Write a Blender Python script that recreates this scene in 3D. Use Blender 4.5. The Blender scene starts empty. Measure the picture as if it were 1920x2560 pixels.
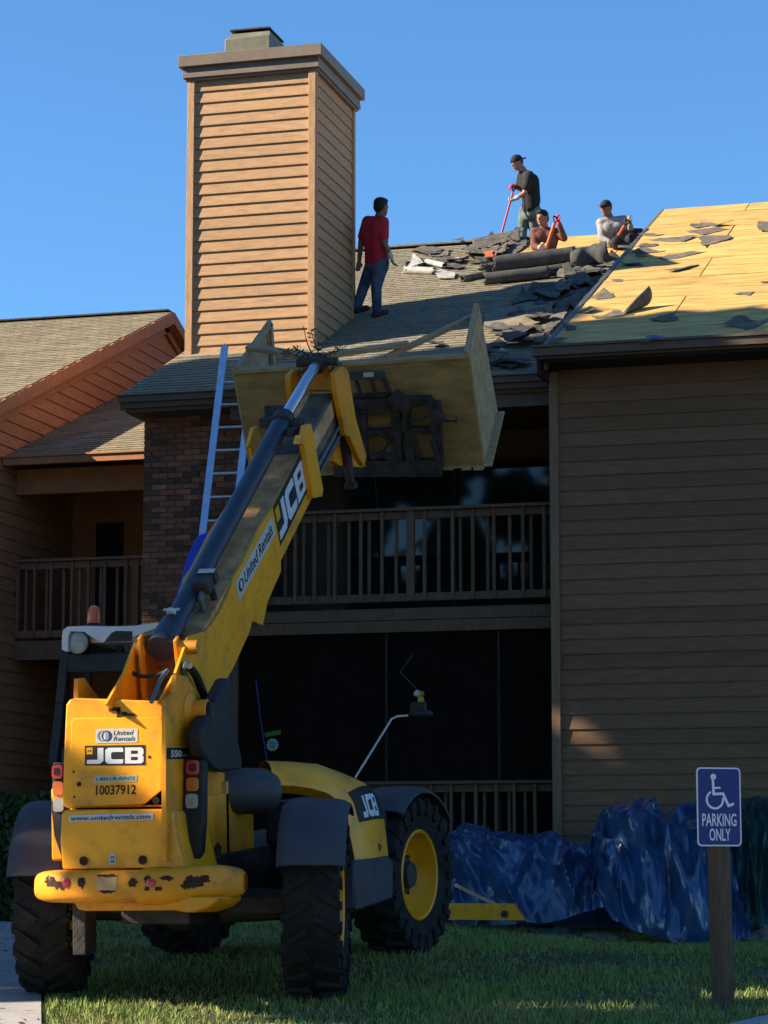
import bpy, bmesh, math, random
import numpy as np
from mathutils import Vector, Matrix, noise
from mathutils.geometry import tessellate_polygon

SC = bpy.context.scene
COL = SC.collection
random.seed(7)
rng = np.random.default_rng(7)

# ---------------------------------------------------------------- camera
FPX, PITCH, YAW, CZ = 6313.0, math.radians(8.1), math.radians(15.5), 1.6
cd = bpy.data.cameras.new('camera')
cam = bpy.data.objects.new('camera', cd)
COL.objects.link(cam)
cam.location = (0, 0, CZ)
cam.rotation_euler = (math.radians(90) + PITCH, 0, YAW)
cd.sensor_fit = 'HORIZONTAL'
cd.sensor_width = 36.0
cd.lens = FPX / 1920 * 36
cd.clip_end = 3000
SC.camera = cam

# ---------------------------------------------------------------- sky and sun
SUN_AZ = math.radians(69)      # to the left of the facade's outward normal
SUN_EL = math.radians(31)
sdir = Vector((-math.sin(SUN_AZ) * math.cos(SUN_EL), -math.cos(SUN_AZ) * math.cos(SUN_EL), math.sin(SUN_EL)))
w = bpy.data.worlds.new('World'); SC.world = w; w.use_nodes = True
nt = w.node_tree
bg = nt.nodes['Background']
sky = nt.nodes.new('ShaderNodeTexSky'); sky.sky_type = 'NISHITA'; sky.sun_disc = False
sky.sun_elevation = SUN_EL
sky.sun_rotation = math.atan2(sdir.x, sdir.y)
sky.altitude = 100; sky.air_density = 1.0; sky.dust_density = 0.0; sky.ozone_density = 8.0
tint = nt.nodes.new('ShaderNodeMix'); tint.data_type = 'RGBA'; tint.blend_type = 'MULTIPLY'; tint.inputs['Factor'].default_value = 1
tint.inputs['B'].default_value = (.78, .97, 1.0, 1)   # clear, dry air
nt.links.new(sky.outputs[0], tint.inputs['A']); nt.links.new(tint.outputs['Result'], bg.inputs[0])
bg.inputs[1].default_value = 0.08
sl = bpy.data.lights.new('sun', 'SUN'); sl.energy = 5.0; sl.angle = math.radians(0.5); sl.color = (1.0, 0.86, 0.66)
so = bpy.data.objects.new('sun', sl); COL.objects.link(so)
so.rotation_euler = (-sdir).to_track_quat('-Z', 'Y').to_euler()
so.location = (-60, -20, 60)
vs = SC.view_settings
vs.view_transform = 'Standard'; vs.look = 'None'; vs.exposure = 1.36; vs.gamma = 1.0; vs.use_curve_mapping = False

# ---------------------------------------------------------------- pixel rays (photo pixels -> points at a real distance)
R_ = Vector((math.cos(YAW), math.sin(YAW), 0)); FH = Vector((-math.sin(YAW), math.cos(YAW), 0)); UZ = Vector((0, 0, 1))
FW = FH * math.cos(PITCH) + UZ * math.sin(PITCH); UP = UZ * math.cos(PITCH) - FH * math.sin(PITCH)
CAM = Vector((0, 0, CZ)); S = 1920 / 1659
def ray(x, y): return FW + R_ * ((x - 960) / FPX) + UP * ((1280 - y) / FPX)
def onx(v, x, y): d = ray(x, y); return CAM + d * (v / d.x)
def ony(v, x, y): d = ray(x, y); return CAM + d * (v / d.y)
def onz(v, x, y): d = ray(x, y); return CAM + d * ((v - CZ) / d.z)
def dep(v, x, y): return CAM + ray(x, y) * v
def onp(p, n, x, y):
    d = ray(x, y); return CAM + d * ((Vector(p) - CAM).dot(n) / d.dot(n))
def onr(Y0, z0, m, x, y):
    d = ray(x, y); return CAM + d * ((z0 - m * Y0 - CZ) / (d.z - m * d.y))
def depth_of(p): return (Vector(p) - CAM).dot(FW)
def crop(ox, oy, sc): return lambda x, y: (ox + x / sc, oy + y / sc)

# roofs of the building: z = z0 + m * (Y - Y0)
MR = (27.3, 7.13, 0.44)        # middle section, shingled
WR = (26.45, 7.235, 0.44)      # right section, stripped to plywood
LR = (28.9, 6.75, 0.385)       # low link roof
GR = (28.8, 7.52, 0.40)        # neighbour's roof
def zr(r, Y): return r[1] + r[2] * (Y - r[0])
def gz(X, Y):
    if Y < 14: z = .49 + .018 * (Y - 14)
    elif Y < 20.2: z = .49 + .077 * (Y - 14)
    else: z = .967 - .012 * min(Y - 20.2, 8)
    if Y > 21.5: z += min(.15, max(0, .055 * (-X - 4.0))) * min(1, (Y - 21.5) / 2.5)
    return z + .012 * math.sin(X * 1.3 + Y * .7)

# ---------------------------------------------------------------- materials
def mat(name, col, rough=.8, var=.15, scale=6, col2=None, bump=0, bscale=60, metal=0, stretch=None, island=0, objrand=0,
        spec=.3, dirt=None, dirtamt=.5, dirtscale=2.5, emit=None, wave=None, coat=0):
    m = bpy.data.materials.new(name); m.use_nodes = True
    n = m.node_tree.nodes; l = m.node_tree.links
    b = n['Principled BSDF']
    b.inputs['Roughness'].default_value = rough; b.inputs['Metallic'].default_value = metal
    b.inputs['Specular IOR Level'].default_value = spec
    if coat: b.inputs['Coat Weight'].default_value = coat; b.inputs['Coat Roughness'].default_value = .25
    tc = n.new('ShaderNodeTexCoord'); vec = tc.outputs['Object']
    oi = n.new('ShaderNodeObjectInfo'); geo = n.new('ShaderNodeNewGeometry')
    mp = n.new('ShaderNodeMapping'); l.new(vec, mp.inputs[0])
    if stretch: mp.inputs['Scale'].default_value = stretch
    add = n.new('ShaderNodeVectorMath'); add.operation = 'ADD'
    mul = n.new('ShaderNodeMath'); mul.operation = 'MULTIPLY'; mul.inputs[1].default_value = 37.0
    l.new(oi.outputs['Random'], mul.inputs[0]); l.new(mp.outputs[0], add.inputs[0]); l.new(mul.outputs[0], add.inputs[1])
    V = add.outputs[0]
    nz = n.new('ShaderNodeTexNoise'); nz.inputs['Scale'].default_value = scale; nz.inputs['Detail'].default_value = 6
    nz.inputs['Roughness'].default_value = .62
    l.new(V, nz.inputs['Vector'])
    c1 = Vector(col); c2 = Vector(col2) if col2 else c1 * (1 - var * 1.6)
    mix = n.new('ShaderNodeMix'); mix.data_type = 'RGBA'
    mr = n.new('ShaderNodeMapRange'); mr.inputs[1].default_value = .33; mr.inputs[2].default_value = .67
    l.new(nz.outputs[0], mr.inputs[0]); l.new(mr.outputs[0], mix.inputs['Factor'])
    mix.inputs['A'].default_value = (*(c1 * (1 + var * .5)), 1); mix.inputs['B'].default_value = (*c2, 1)
    out = mix.outputs['Result']
    if wave:
        wv = n.new('ShaderNodeTexWave'); wv.inputs['Scale'].default_value = wave[0]; wv.inputs['Distortion'].default_value = wave[1]
        wv.inputs['Detail'].default_value = 3; wv.bands_direction = wave[3]
        l.new(V, wv.inputs['Vector'])
        mw = n.new('ShaderNodeMix'); mw.data_type = 'RGBA'; mw.blend_type = 'MULTIPLY'
        rr = n.new('ShaderNodeMapRange'); rr.inputs[3].default_value = wave[2]; rr.inputs[4].default_value = 1
        l.new(wv.outputs['Fac'], rr.inputs[0]); mw.inputs['Factor'].default_value = 1
        l.new(out, mw.inputs['A']); l.new(rr.outputs[0], mw.inputs['B']); out = mw.outputs['Result']
    if island or objrand:
        hs = n.new('ShaderNodeHueSaturation'); src = geo.outputs['Random Per Island'] if island else oi.outputs['Random']
        amt = island or objrand
        r2 = n.new('ShaderNodeMapRange'); r2.inputs[3].default_value = 1 - amt; r2.inputs[4].default_value = 1 + amt
        l.new(src, r2.inputs[0]); l.new(r2.outputs[0], hs.inputs['Value']); l.new(out, hs.inputs['Color']); out = hs.outputs[0]
    if dirt:
        n2 = n.new('ShaderNodeTexNoise'); n2.inputs['Scale'].default_value = dirtscale; n2.inputs['Detail'].default_value = 9
        n2.inputs['Roughness'].default_value = .7; l.new(V, n2.inputs['Vector'])
        r3 = n.new('ShaderNodeMapRange'); r3.inputs[1].default_value = .52; r3.inputs[2].default_value = .78; r3.inputs[4].default_value = dirtamt
        l.new(n2.outputs[0], r3.inputs[0])
        md = n.new('ShaderNodeMix'); md.data_type = 'RGBA'; l.new(r3.outputs[0], md.inputs['Factor'])
        l.new(out, md.inputs['A']); md.inputs['B'].default_value = (*dirt, 1); out = md.outputs['Result']
    l.new(out, b.inputs['Base Color'])
    if bump:
        nb = n.new('ShaderNodeTexNoise'); nb.inputs['Scale'].default_value = bscale; nb.inputs['Detail'].default_value = 5
        l.new(V, nb.inputs['Vector'])
        bp = n.new('ShaderNodeBump'); bp.inputs['Strength'].default_value = bump; bp.inputs['Distance'].default_value = .02
        l.new(nb.outputs[0], bp.inputs['Height']); l.new(bp.outputs[0], b.inputs['Normal'])
    if emit:
        b.inputs['Emission Color'].default_value = (*emit[:3], 1); b.inputs['Emission Strength'].default_value = emit[3]
    return m

M = {}
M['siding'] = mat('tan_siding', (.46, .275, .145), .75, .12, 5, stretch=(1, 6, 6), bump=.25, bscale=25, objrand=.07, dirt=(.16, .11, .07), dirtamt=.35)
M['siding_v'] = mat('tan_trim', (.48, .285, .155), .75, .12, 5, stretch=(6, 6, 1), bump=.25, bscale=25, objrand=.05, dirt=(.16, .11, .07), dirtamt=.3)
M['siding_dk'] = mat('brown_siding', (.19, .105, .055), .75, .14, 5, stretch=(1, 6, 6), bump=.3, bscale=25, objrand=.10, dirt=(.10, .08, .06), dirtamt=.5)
M['trim_dk'] = mat('brown_trim', (.215, .135, .08), .75, .12, 5, stretch=(6, 6, 1), bump=.25, bscale=25, objrand=.06, dirt=(.12, .09, .06), dirtamt=.4)
M['siding_or'] = mat('rust_siding', (.50, .22, .10), .75, .12, 5, stretch=(6, 1, 6), bump=.25, bscale=25, objrand=.08, dirt=(.14, .08, .05), dirtamt=.35)
M['trim_or'] = mat('rust_trim', (.46, .20, .09), .75, .1, 5, bump=.2, bscale=25, objrand=.05)
M['fascia'] = mat('brown_fascia', (.13, .092, .065), .7, .12, 4, stretch=(1, 5, 5), bump=.2, bscale=20, dirt=(.07, .06, .05), dirtamt=.5)
M['cap'] = mat('chimney_cap', (.20, .155, .12), .55, .1, 4, bump=.1, bscale=15, dirt=(.12, .1, .08), dirtamt=.4)
M['flue'] = mat('flue_metal', (.17, .165, .125), .6, .15, 5, bump=.15, bscale=15, dirt=(.09, .09, .07), dirtamt=.4)
M['shingle'] = mat('tan_shingles', (.27, .23, .155), .95, .2, 14, bump=.4, bscale=160, island=.16, dirt=(.12, .105, .08), dirtamt=.5, dirtscale=1.1)
M['shingle_dk'] = mat('grey_shingles', (.25, .22, .155), .95, .2, 14, bump=.4, bscale=160, island=.13, dirt=(.13, .12, .09), dirtamt=.5, dirtscale=1.1)
M['felt'] = mat('roofing_felt', (.075, .072, .07), .9, .25, 9, bump=.7, bscale=70, dirt=(.17, .155, .13), dirtamt=.45)
M['felt_g'] = mat('torn_shingle', (.125, .115, .10), .95, .3, 10, bump=.9, bscale=90, dirt=(.045, .042, .04), dirtamt=.7)
M['felt_s'] = mat('silver_sheet', (.36, .35, .33), .6, .2, 10, bump=.5, bscale=60)
M['scrap'] = mat('scrap_shingle', (.17, .15, .12), .95, .3, 12, bump=.8, bscale=90, dirt=(.08, .07, .06), dirtamt=.6)
M['ply'] = mat('roof_plywood', (.65, .405, .12), .7, .3, 3.2, stretch=(.6, 4, 4), bump=.25, bscale=40, objrand=.11, dirt=(.36, .20, .08), dirtamt=.6, dirtscale=2.2,
               wave=(1.6, 9, .86, 'Y'))
M['ply_box'] = mat('weathered_plywood', (.34, .225, .08), .75, .25, 3, stretch=(1.2, 3, 3), bump=.25, bscale=40, dirt=(.14, .12, .045), dirtamt=.8, dirtscale=1.6)
M['ply_in'] = mat('plywood_face', (.42, .30, .15), .75, .2, 3, stretch=(1, 3, 3), bump=.25, bscale=40, dirt=(.20, .15, .08), dirtamt=.5)
M['lumber'] = mat('lumber', (.42, .31, .17), .7, .18, 6, stretch=(1, 5, 5), bump=.2, bscale=40, objrand=.1, dirt=(.22, .15, .08), dirtamt=.4)
M['flash'] = mat('metal_flashing', (.14, .15, .16), .5, .2, 7, metal=.7, dirt=(.12, .11, .10), dirtamt=.6)
M['white'] = mat('white_plastic', (.62, .64, .66), .5, .06, 5)
M['yellow'] = mat('yellow_paint', (.86, .36, .005), .42, .10, 2.5, spec=.45, bump=.05, bscale=12, dirt=(.24, .13, .05), dirtamt=.7, dirtscale=5)
M['yellow_w'] = mat('worn_yellow_paint', (.80, .30, .006), .5, .16, 3, spec=.4, bump=.12, bscale=14, dirt=(.16, .085, .03), dirtamt=.9, dirtscale=5)
M['rust'] = mat('chipped_rust', (.07, .032, .02), .9, .4, 20, bump=.6, bscale=60)
M['boomdirt'] = mat('dusty_boom', (.62, .34, .15), .8, .3, 5, bump=.3, bscale=40, dirt=(.14, .10, .06), dirtamt=.6)
M['boomgrey'] = mat('greased_boom', (.15, .12, .09), .6, .35, 5, bump=.2, bscale=30, dirt=(.04, .038, .036), dirtamt=.85)
M['cyl'] = mat('black_cylinder', (.022, .028, .045), .42, .3, 8, spec=.5, bump=.1, bscale=60, dirt=(.10, .09, .08), dirtamt=.35, dirtscale=6)
M['chrome'] = mat('chrome_rod', (.62, .66, .74), .22, .05, 5, metal=.9)
M['black'] = mat('black_plastic', (.018, .019, .022), .6, .3, 8, spec=.35, bump=.15, bscale=40, dirt=(.06, .058, .055), dirtamt=.4)
M['steel'] = mat('dark_steel', (.045, .04, .038), .6, .4, 8, bump=.3, bscale=40, dirt=(.10, .06, .04), dirtamt=.5)
M['fender'] = mat('grey_mudguard', (.055, .058, .068), .55, .15, 5, bump=.12, bscale=30, dirt=(.14, .13, .12), dirtamt=.35)
M['tyre'] = mat('tyre_rubber', (.018, .017, .016), .9, .3, 8, bump=.4, bscale=40, dirt=(.07, .055, .04), dirtamt=.55, dirtscale=3)
M['hose'] = mat('grey_hose', (.10, .14, .15), .5, .2, 9)
M['glass'] = mat('cab_glass', (.012, .016, .018), .06, .1, 3, spec=.7)
M['red'] = mat('red_lens', (.55, .02, .025), .25, .1, 9, spec=.6, coat=.4)
M['orange'] = mat('amber_lens', (.55, .13, .015), .25, .1, 9, spec=.6, coat=.4)
M['lens'] = mat('clear_lens', (.34, .34, .33), .3, .2, 30, spec=.7, coat=.3)
M['beacon'] = mat('beacon_orange', (.85, .13, .02), .3, .1, 9, spec=.6, coat=.4)
M['ink'] = mat('black_print', (.012, .012, .013), .6, .1, 9)
M['logow'] = mat('white_print', (.60, .62, .66), .55, .05, 9)
M['sticker'] = mat('white_sticker', (.50, .50, .48), .6, .1, 9)
M['navy'] = mat('navy_print', (.02, .03, .16), .5, .1, 9)
M['greyp'] = mat('grey_print', (.16, .17, .17), .5, .1, 9)
M['tealp'] = mat('pale_green_print', (.35, .45, .38), .5, .1, 9)
M['brickmortar'] = mat('brick_mortar', (.13, .115, .10), .95, .2, 20, bump=.5, bscale=80)
M['screen'] = mat('insect_screen', (.011, .008, .007), .9, .25, 6, spec=.02)
M['dark'] = mat('dark_frame_eave_shade', (.028, .022, .018), .9, .2, 3)  # window and screen frames, also the shade painted on the wing soffit
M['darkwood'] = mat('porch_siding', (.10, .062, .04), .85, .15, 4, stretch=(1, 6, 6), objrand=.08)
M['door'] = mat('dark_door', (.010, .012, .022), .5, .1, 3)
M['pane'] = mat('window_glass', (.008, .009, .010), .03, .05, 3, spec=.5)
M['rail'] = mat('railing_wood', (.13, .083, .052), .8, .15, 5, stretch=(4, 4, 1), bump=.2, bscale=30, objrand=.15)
M['rail_or'] = mat('rust_railing', (.27, .14, .085), .8, .15, 5, stretch=(4, 4, 1), bump=.2, bscale=30, objrand=.15)
M['blue'] = mat('blue_tarp', (.030, .088, .20), .22, .3, 3, spec=.9, bump=.1, bscale=30, dirt=(.07, .12, .22), dirtamt=.5)
M['blue2'] = mat('bright_blue_cloth', (.02, .09, .80), .6, .2, 5, bump=.3, bscale=30)
M['green'] = mat('green_tarp', (.012, .062, .055), .4, .25, 4, spec=.5, bump=.35, bscale=28)
M['alu'] = mat('aluminium', (.50, .56, .66), .35, .12, 8, metal=.75, dirt=(.3, .32, .35), dirtamt=.3)
M['signblue'] = mat('sign_blue', (.010, .018, .17), .45, .05, 5, spec=.4)
M['signwhite'] = mat('sign_white', (.66, .70, .76), .5, .04, 5)
M['post'] = mat('weathered_post', (.13, .085, .055), .85, .2, 4, stretch=(10, 10, 1), bump=.6, bscale=30, dirt=(.24, .19, .14), dirtamt=.35)
M['grass'] = mat('grass_blades', (.14, .23, .04), .65, .2, 1.3, col2=(.26, .25, .08), island=.5, spec=.25)
M['lawn'] = mat('lawn_soil', (.075, .08, .03), .95, .3, 5, bump=.6, bscale=40, dirt=(.07, .055, .035), dirtamt=.6)
M['concrete'] = mat('concrete', (.34, .33, .32), .9, .12, 3, bump=.3, bscale=60, dirt=(.2, .19, .18), dirtamt=.4)
M['asphalt'] = mat('asphalt', (.26, .245, .225), .9, .2, 8, bump=.6, bscale=120, dirt=(.16, .16, .16), dirtamt=.4)
M['bark'] = mat('bark', (.10, .07, .05), .95, .3, 5, stretch=(6, 6, 1), bump=.9, bscale=12)
M['leaf'] = mat('tree_leaves', (.055, .10, .022), .55, .3, 1.2, col2=(.03, .06, .015), island=.35, spec=.3)
M['hedgeleaf'] = mat('hedge_leaves', (.035, .075, .02), .55, .3, 2, col2=(.02, .04, .012), island=.4, spec=.3)
M['cedar'] = mat('cedar_leaves', (.09, .13, .075), .7, .3, 5, island=.3)
M['skin'] = mat('skin_tan', (.34, .17, .10), .55, .08, 12, spec=.4)
M['skin_d'] = mat('skin_brown', (.20, .10, .06), .55, .08, 12, spec=.4)
M['hair'] = mat('black_hair', (.012, .010, .010), .6, .3, 40, bump=.6, bscale=120)
M['redshirt'] = mat('red_polo', (.42, .022, .04), .85, .15, 9, bump=.3, bscale=40)
M['jeans'] = mat('blue_jeans', (.065, .105, .17), .9, .35, 7, bump=.4, bscale=60, dirt=(.15, .19, .24), dirtamt=.5)
M['jeans_g'] = mat('faded_green_trousers', (.14, .19, .18), .9, .3, 7, bump=.4, bscale=60)
M['blackshirt'] = mat('black_tshirt', (.022, .022, .022), .9, .3, 7, bump=.3, bscale=40)
M['brownshirt'] = mat('brown_shirt', (.15, .065, .045), .9, .2, 7, bump=.3, bscale=40)
M['greyshirt'] = mat('grey_longsleeve', (.34, .31, .30), .9, .15, 7, bump=.3, bscale=40)
M['darkpants'] = mat('dark_trousers', (.025, .026, .032), .9, .2, 7)
M['capc'] = mat('navy_cap', (.014, .017, .035), .8, .2, 9)
M['shoe'] = mat('dark_shoe', (.03, .025, .022), .8, .2, 9)
M['glove'] = mat('white_glove', (.52, .45, .40), .8, .15, 15)
M['pinkglove'] = mat('red_glove', (.55, .06, .10), .8, .15, 15)
M['redtool'] = mat('red_handle', (.55, .05, .05), .5, .15, 9)
M['orangetool'] = mat('orange_handle', (.62, .12, .03), .5, .15, 9)
M['teal'] = mat('teal_glass', (.03, .20, .20), .3, .2, 30, spec=.6)
M['lime'] = mat('green_strip', (.05, .13, .01), .6, .2, 30)
M['ornyel'] = mat('yellow_ornament', (.50, .36, .05), .6, .2, 30)

def brickmat():
    m = mat('bricks', (.25, .115, .075), .9, .2, 18, bump=.5, bscale=60)
    n = m.node_tree.nodes; l = m.node_tree.links; b = n['Principled BSDF']
    src = b.inputs['Base Color'].links[0].from_socket
    oi = [x for x in n if x.type == 'OBJECT_INFO'][0]; ge = [x for x in n if x.type == 'NEW_GEOMETRY'][0]
    ad = n.new('ShaderNodeMath'); l.new(oi.outputs['Random'], ad.inputs[0]); l.new(ge.outputs['Random Per Island'], ad.inputs[1])
    fr = n.new('ShaderNodeMath'); fr.operation = 'FRACT'; l.new(ad.outputs[0], fr.inputs[0])
    cr = n.new('ShaderNodeValToRGB'); e = cr.color_ramp; e.interpolation = 'LINEAR'
    e.elements[0].color = (.38, .45, .5, 1); e.elements[1].color = (1.6, 1.35, 1.2, 1)
    for p, c in ((.22, (.5, .62, .7)), (.35, (.85, .82, .8)), (.65, (1.0, .95, .9)), (.88, (1.2, 1.02, .95))):
        x = e.elements.new(p); x.color = (*c, 1)
    l.new(fr.outputs[0], cr.inputs[0])
    mx = n.new('ShaderNodeMix'); mx.data_type = 'RGBA'; mx.blend_type = 'MULTIPLY'; mx.inputs['Factor'].default_value = 1
    l.new(src, mx.inputs['A']); l.new(cr.outputs[0], mx.inputs['B']); l.new(mx.outputs['Result'], b.inputs['Base Color'])
    return m
M['brick'] = brickmat()

# ---------------------------------------------------------------- mesh helpers
class G:
    def __init__(s): s.v = []; s.f = []; s.m = []
    def add(s, vs, fs, m=0):
        o = len(s.v); s.v += [tuple(p) for p in vs]
        for f in fs: s.f.append(tuple(o + i for i in f)); s.m.append(m)
        return s
    def hexa(s, p, m=0):   # p: 8 points, bottom ring 0-3, top ring 4-7
        return s.add(p, [(3, 2, 1, 0), (4, 5, 6, 7), (0, 1, 5, 4), (1, 2, 6, 5), (2, 3, 7, 6), (3, 0, 4, 7)], m)
    def box(s, x0, x1, y0, y1, z0, z1, m=0):
        return s.hexa([(x0, y0, z0), (x1, y0, z0), (x1, y1, z0), (x0, y1, z0), (x0, y0, z1), (x1, y0, z1), (x1, y1, z1), (x0, y1, z1)], m)
    def obox(s, c, u, v, w, m=0):
        c = Vector(c); u = Vector(u); v = Vector(v); w = Vector(w)
        return s.hexa([c - u - v - w, c + u - v - w, c + u + v - w, c - u + v - w, c - u - v + w, c + u - v + w, c + u + v + w, c - u + v + w], m)
    def beam(s, p, q, wd, ht, up=(0, 0, 1), m=0):
        p = Vector(p); q = Vector(q); d = (q - p); L = d.length; d.normalize()
        a = d.cross(Vector(up)).normalized(); b = a.cross(d)
        return s.obox((p + q) / 2, d * L / 2, a * wd / 2, b * ht / 2, m)
    def prism(s, poly, vec, m=0):
        n = len(poly); vec = Vector(vec); a = [Vector(p) for p in poly]; b = [p + vec for p in a]
        fs = [tuple(t) for t in tessellate_polygon([a])]
        nrm = sum(((a[i] - a[0]).cross(a[(i + 1) % n] - a[0]) for i in range(1, n)), Vector())
        flip = nrm.dot(vec) > 0
        side = [(i, (i + 1) % n, n + (i + 1) % n, n + i) for i in range(n)]
        if not flip: side = [tuple(reversed(q)) for q in side]
        tri0 = []
        for t in fs:
            tn = (a[t[1]] - a[t[0]]).cross(a[t[2]] - a[t[0]])
            t = t if tn.dot(vec) < 0 else (t[0], t[2], t[1]); tri0.append(t)
        return s.add(a + b, tri0 + [(n + t[0], n + t[2], n + t[1]) for t in tri0] + side, m)
    def tube(s, pts, r, k=10, m=0, caps=True):
        pts = [Vector(p) for p in pts]; n = len(pts); r = r if hasattr(r, '__len__') else [r] * n
        vs = []; a = None
        for i, p in enumerate(pts):
            d = (pts[min(i + 1, n - 1)] - pts[max(i - 1, 0)]).normalized()
            if a is None: a = d.cross(Vector((0.13, .31, .95))).normalized()
            else: a = (a - d * a.dot(d)).normalized()
            b = d.cross(a)
            for j in range(k):
                t = 2 * math.pi * j / k; vs.append(p + (a * math.cos(t) + b * math.sin(t)) * r[i])
        fs = [(i * k + j, i * k + (j + 1) % k, (i + 1) * k + (j + 1) % k, (i + 1) * k + j) for i in range(n - 1) for j in range(k)]
        if caps: fs += [tuple(reversed(range(k))), tuple(range((n - 1) * k, n * k))]
        return s.add(vs, fs, m)
    def lathe(s, o, ax, prof, k=32, m=0):    # prof: (radius, height along axis)
        o = Vector(o); ax = Vector(ax).normalized(); a = ax.orthogonal().normalized(); b = ax.cross(a); n = len(prof); vs = []
        for rr, h in prof:
            for j in range(k):
                t = 2 * math.pi * j / k; vs.append(o + ax * h + (a * math.cos(t) + b * math.sin(t)) * max(rr, 1e-4))
        return s.add(vs, [(i * k + j, i * k + (j + 1) % k, (i + 1) * k + (j + 1) % k, (i + 1) * k + j) for i in range(n - 1) for j in range(k)], m)
    def grid(s, fn, nu, nv, m=0):
        vs = [fn(i / nu, j / nv) for j in range(nv + 1) for i in range(nu + 1)]
        return s.add(vs, [(j * (nu + 1) + i, j * (nu + 1) + i + 1, (j + 1) * (nu + 1) + i + 1, (j + 1) * (nu + 1) + i) for j in range(nv) for i in range(nu)], m)
    def ell(s, c, rx, ry, rz, k=12, l=8, m=0, rot=None):
        c = Vector(c); vs = []
        for i in range(l + 1):
            ph = math.pi * i / l
            for j in range(k):
                t = 2 * math.pi * j / k; p = Vector((rx * math.sin(ph) * math.cos(t), ry * math.sin(ph) * math.sin(t), rz * math.cos(ph)))
                if rot: p = rot @ p
                vs.append(c + p)
        return s.add(vs, [(i * k + j, (i + 1) * k + j, (i + 1) * k + (j + 1) % k, i * k + (j + 1) % k) for i in range(l) for j in range(k)], m)
    def mesh(s, name, mats, smooth=False):
        me = bpy.data.meshes.new(name); me.from_pydata(s.v, [], s.f)
        for x in (mats if isinstance(mats, (list, tuple)) else [mats]): me.materials.append(x)
        if any(s.m): me.polygons.foreach_set('material_index', s.m)
        if smooth: me.polygons.foreach_set('use_smooth', [True] * len(s.f))
        me.update(); return me

def place(me, name, parent=None, loc=None, bevel=0, smooth_angle=None):
    o = bpy.data.objects.new(name, me); COL.objects.link(o)
    if parent is not None:
        o.parent = parent; o.matrix_parent_inverse = PW[parent.name].inverted()
    if loc is not None: o.location = loc
    if bevel:
        b = o.modifiers.new('edge', 'BEVEL'); b.width = bevel; b.segments = 2; b.limit_method = 'ANGLE'; b.angle_limit = math.radians(35)
    PW[o.name] = Matrix.Translation(o.location) if parent is None or loc is None else Matrix.Translation(Vector(loc))
    if parent is not None and loc is None: PW[o.name] = Matrix.Identity(4)
    return o
PW = {}
SPLIT = {'porch_floor', 'porch_post', 'axle', 'rust_chips', 'latch_and_holes', 'towing_hole', 'head_cap', 'hose_clamps', 'side_lug', 'wear_strip', 'print', 'backrest_bar', 'screen_frame', 'cylinder_pin', 'pin_lug', 'corner_trim', 'tow_bracket'}
ONE = {'rust_chips': 'rust_chip', 'hose_clamps': 'hose_clamp', 'latch_and_holes': 'cover_fitting', 'screen_frame': 'screen_bar'}
def islands(g):
    par = list(range(len(g.v)))
    def fd(a):
        while par[a] != a: par[a] = par[par[a]]; a = par[a]
        return a
    for f in g.f:
        r0 = fd(f[0])
        for i in f[1:]: par[fd(i)] = r0
    out = {}
    for f, m in zip(g.f, g.m): out.setdefault(fd(f[0]), []).append((f, m))
    res = []
    for fs in out.values():
        h = G(); idx = {}
        for f, m in fs:
            for i in f:
                if i not in idx: idx[i] = len(h.v); h.v.append(g.v[i])
            h.f.append(tuple(idx[i] for i in f)); h.m.append(m)
        res.append(h)
    return res
def part(name, g, mats, parent, bevel=0, smooth=False, label=None, kind=None, wn=False):
    if name in SPLIT and kind is None:
        isl = islands(g); nm = ONE.get(name, name)
        if len(isl) > 1:
            for h in isl: o = part_(nm, h, mats, parent, bevel, smooth, label, kind)
            return o
        name = nm
    return part_(name, g, mats, parent, bevel, smooth, label, kind)
def part_(name, g, mats, parent, bevel=0, smooth=False, label=None, kind=None):
    o = place(g.mesh(name, mats, smooth), name, parent, bevel=bevel)
    if label: o['label'] = label
    if kind: o['kind'] = kind
    if smooth or bevel:
        if not smooth: o.data.polygons.foreach_set('use_smooth', [True] * len(o.data.polygons))
        try: o.data.set_sharp_from_angle(angle=math.radians(38))
        except Exception: pass
    return o
def root(name, loc, label, cat, group=None, kind=None):
    o = bpy.data.objects.new(name, None); COL.objects.link(o); o.location = loc; o.empty_display_size = .3
    PW[o.name] = Matrix.Translation(Vector(loc))
    o['label'] = label; o['category'] = cat
    if group: o['group'] = group
    if kind: o['kind'] = kind
    return o
def solo(name, g, mats, label, cat, group=None, kind=None, bevel=0, smooth=False):
    # one-mesh thing, origin moved to its base
    vs = np.array(g.v); c = Vector(((vs[:, 0].min() + vs[:, 0].max()) / 2, (vs[:, 1].min() + vs[:, 1].max()) / 2, vs[:, 2].min()))
    g.v = [tuple(Vector(p) - c) for p in g.v]
    me = g.mesh(name, mats, smooth)
    o = place(me, name, None, bevel=bevel); o.location = c; PW[o.name] = Matrix.Translation(c)
    if smooth:
        try: me.set_sharp_from_angle(angle=math.radians(45))
        except Exception: pass
    o['label'] = label; o['category'] = cat
    if group: o['group'] = group
    if kind: o['kind'] = kind
    return o

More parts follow.
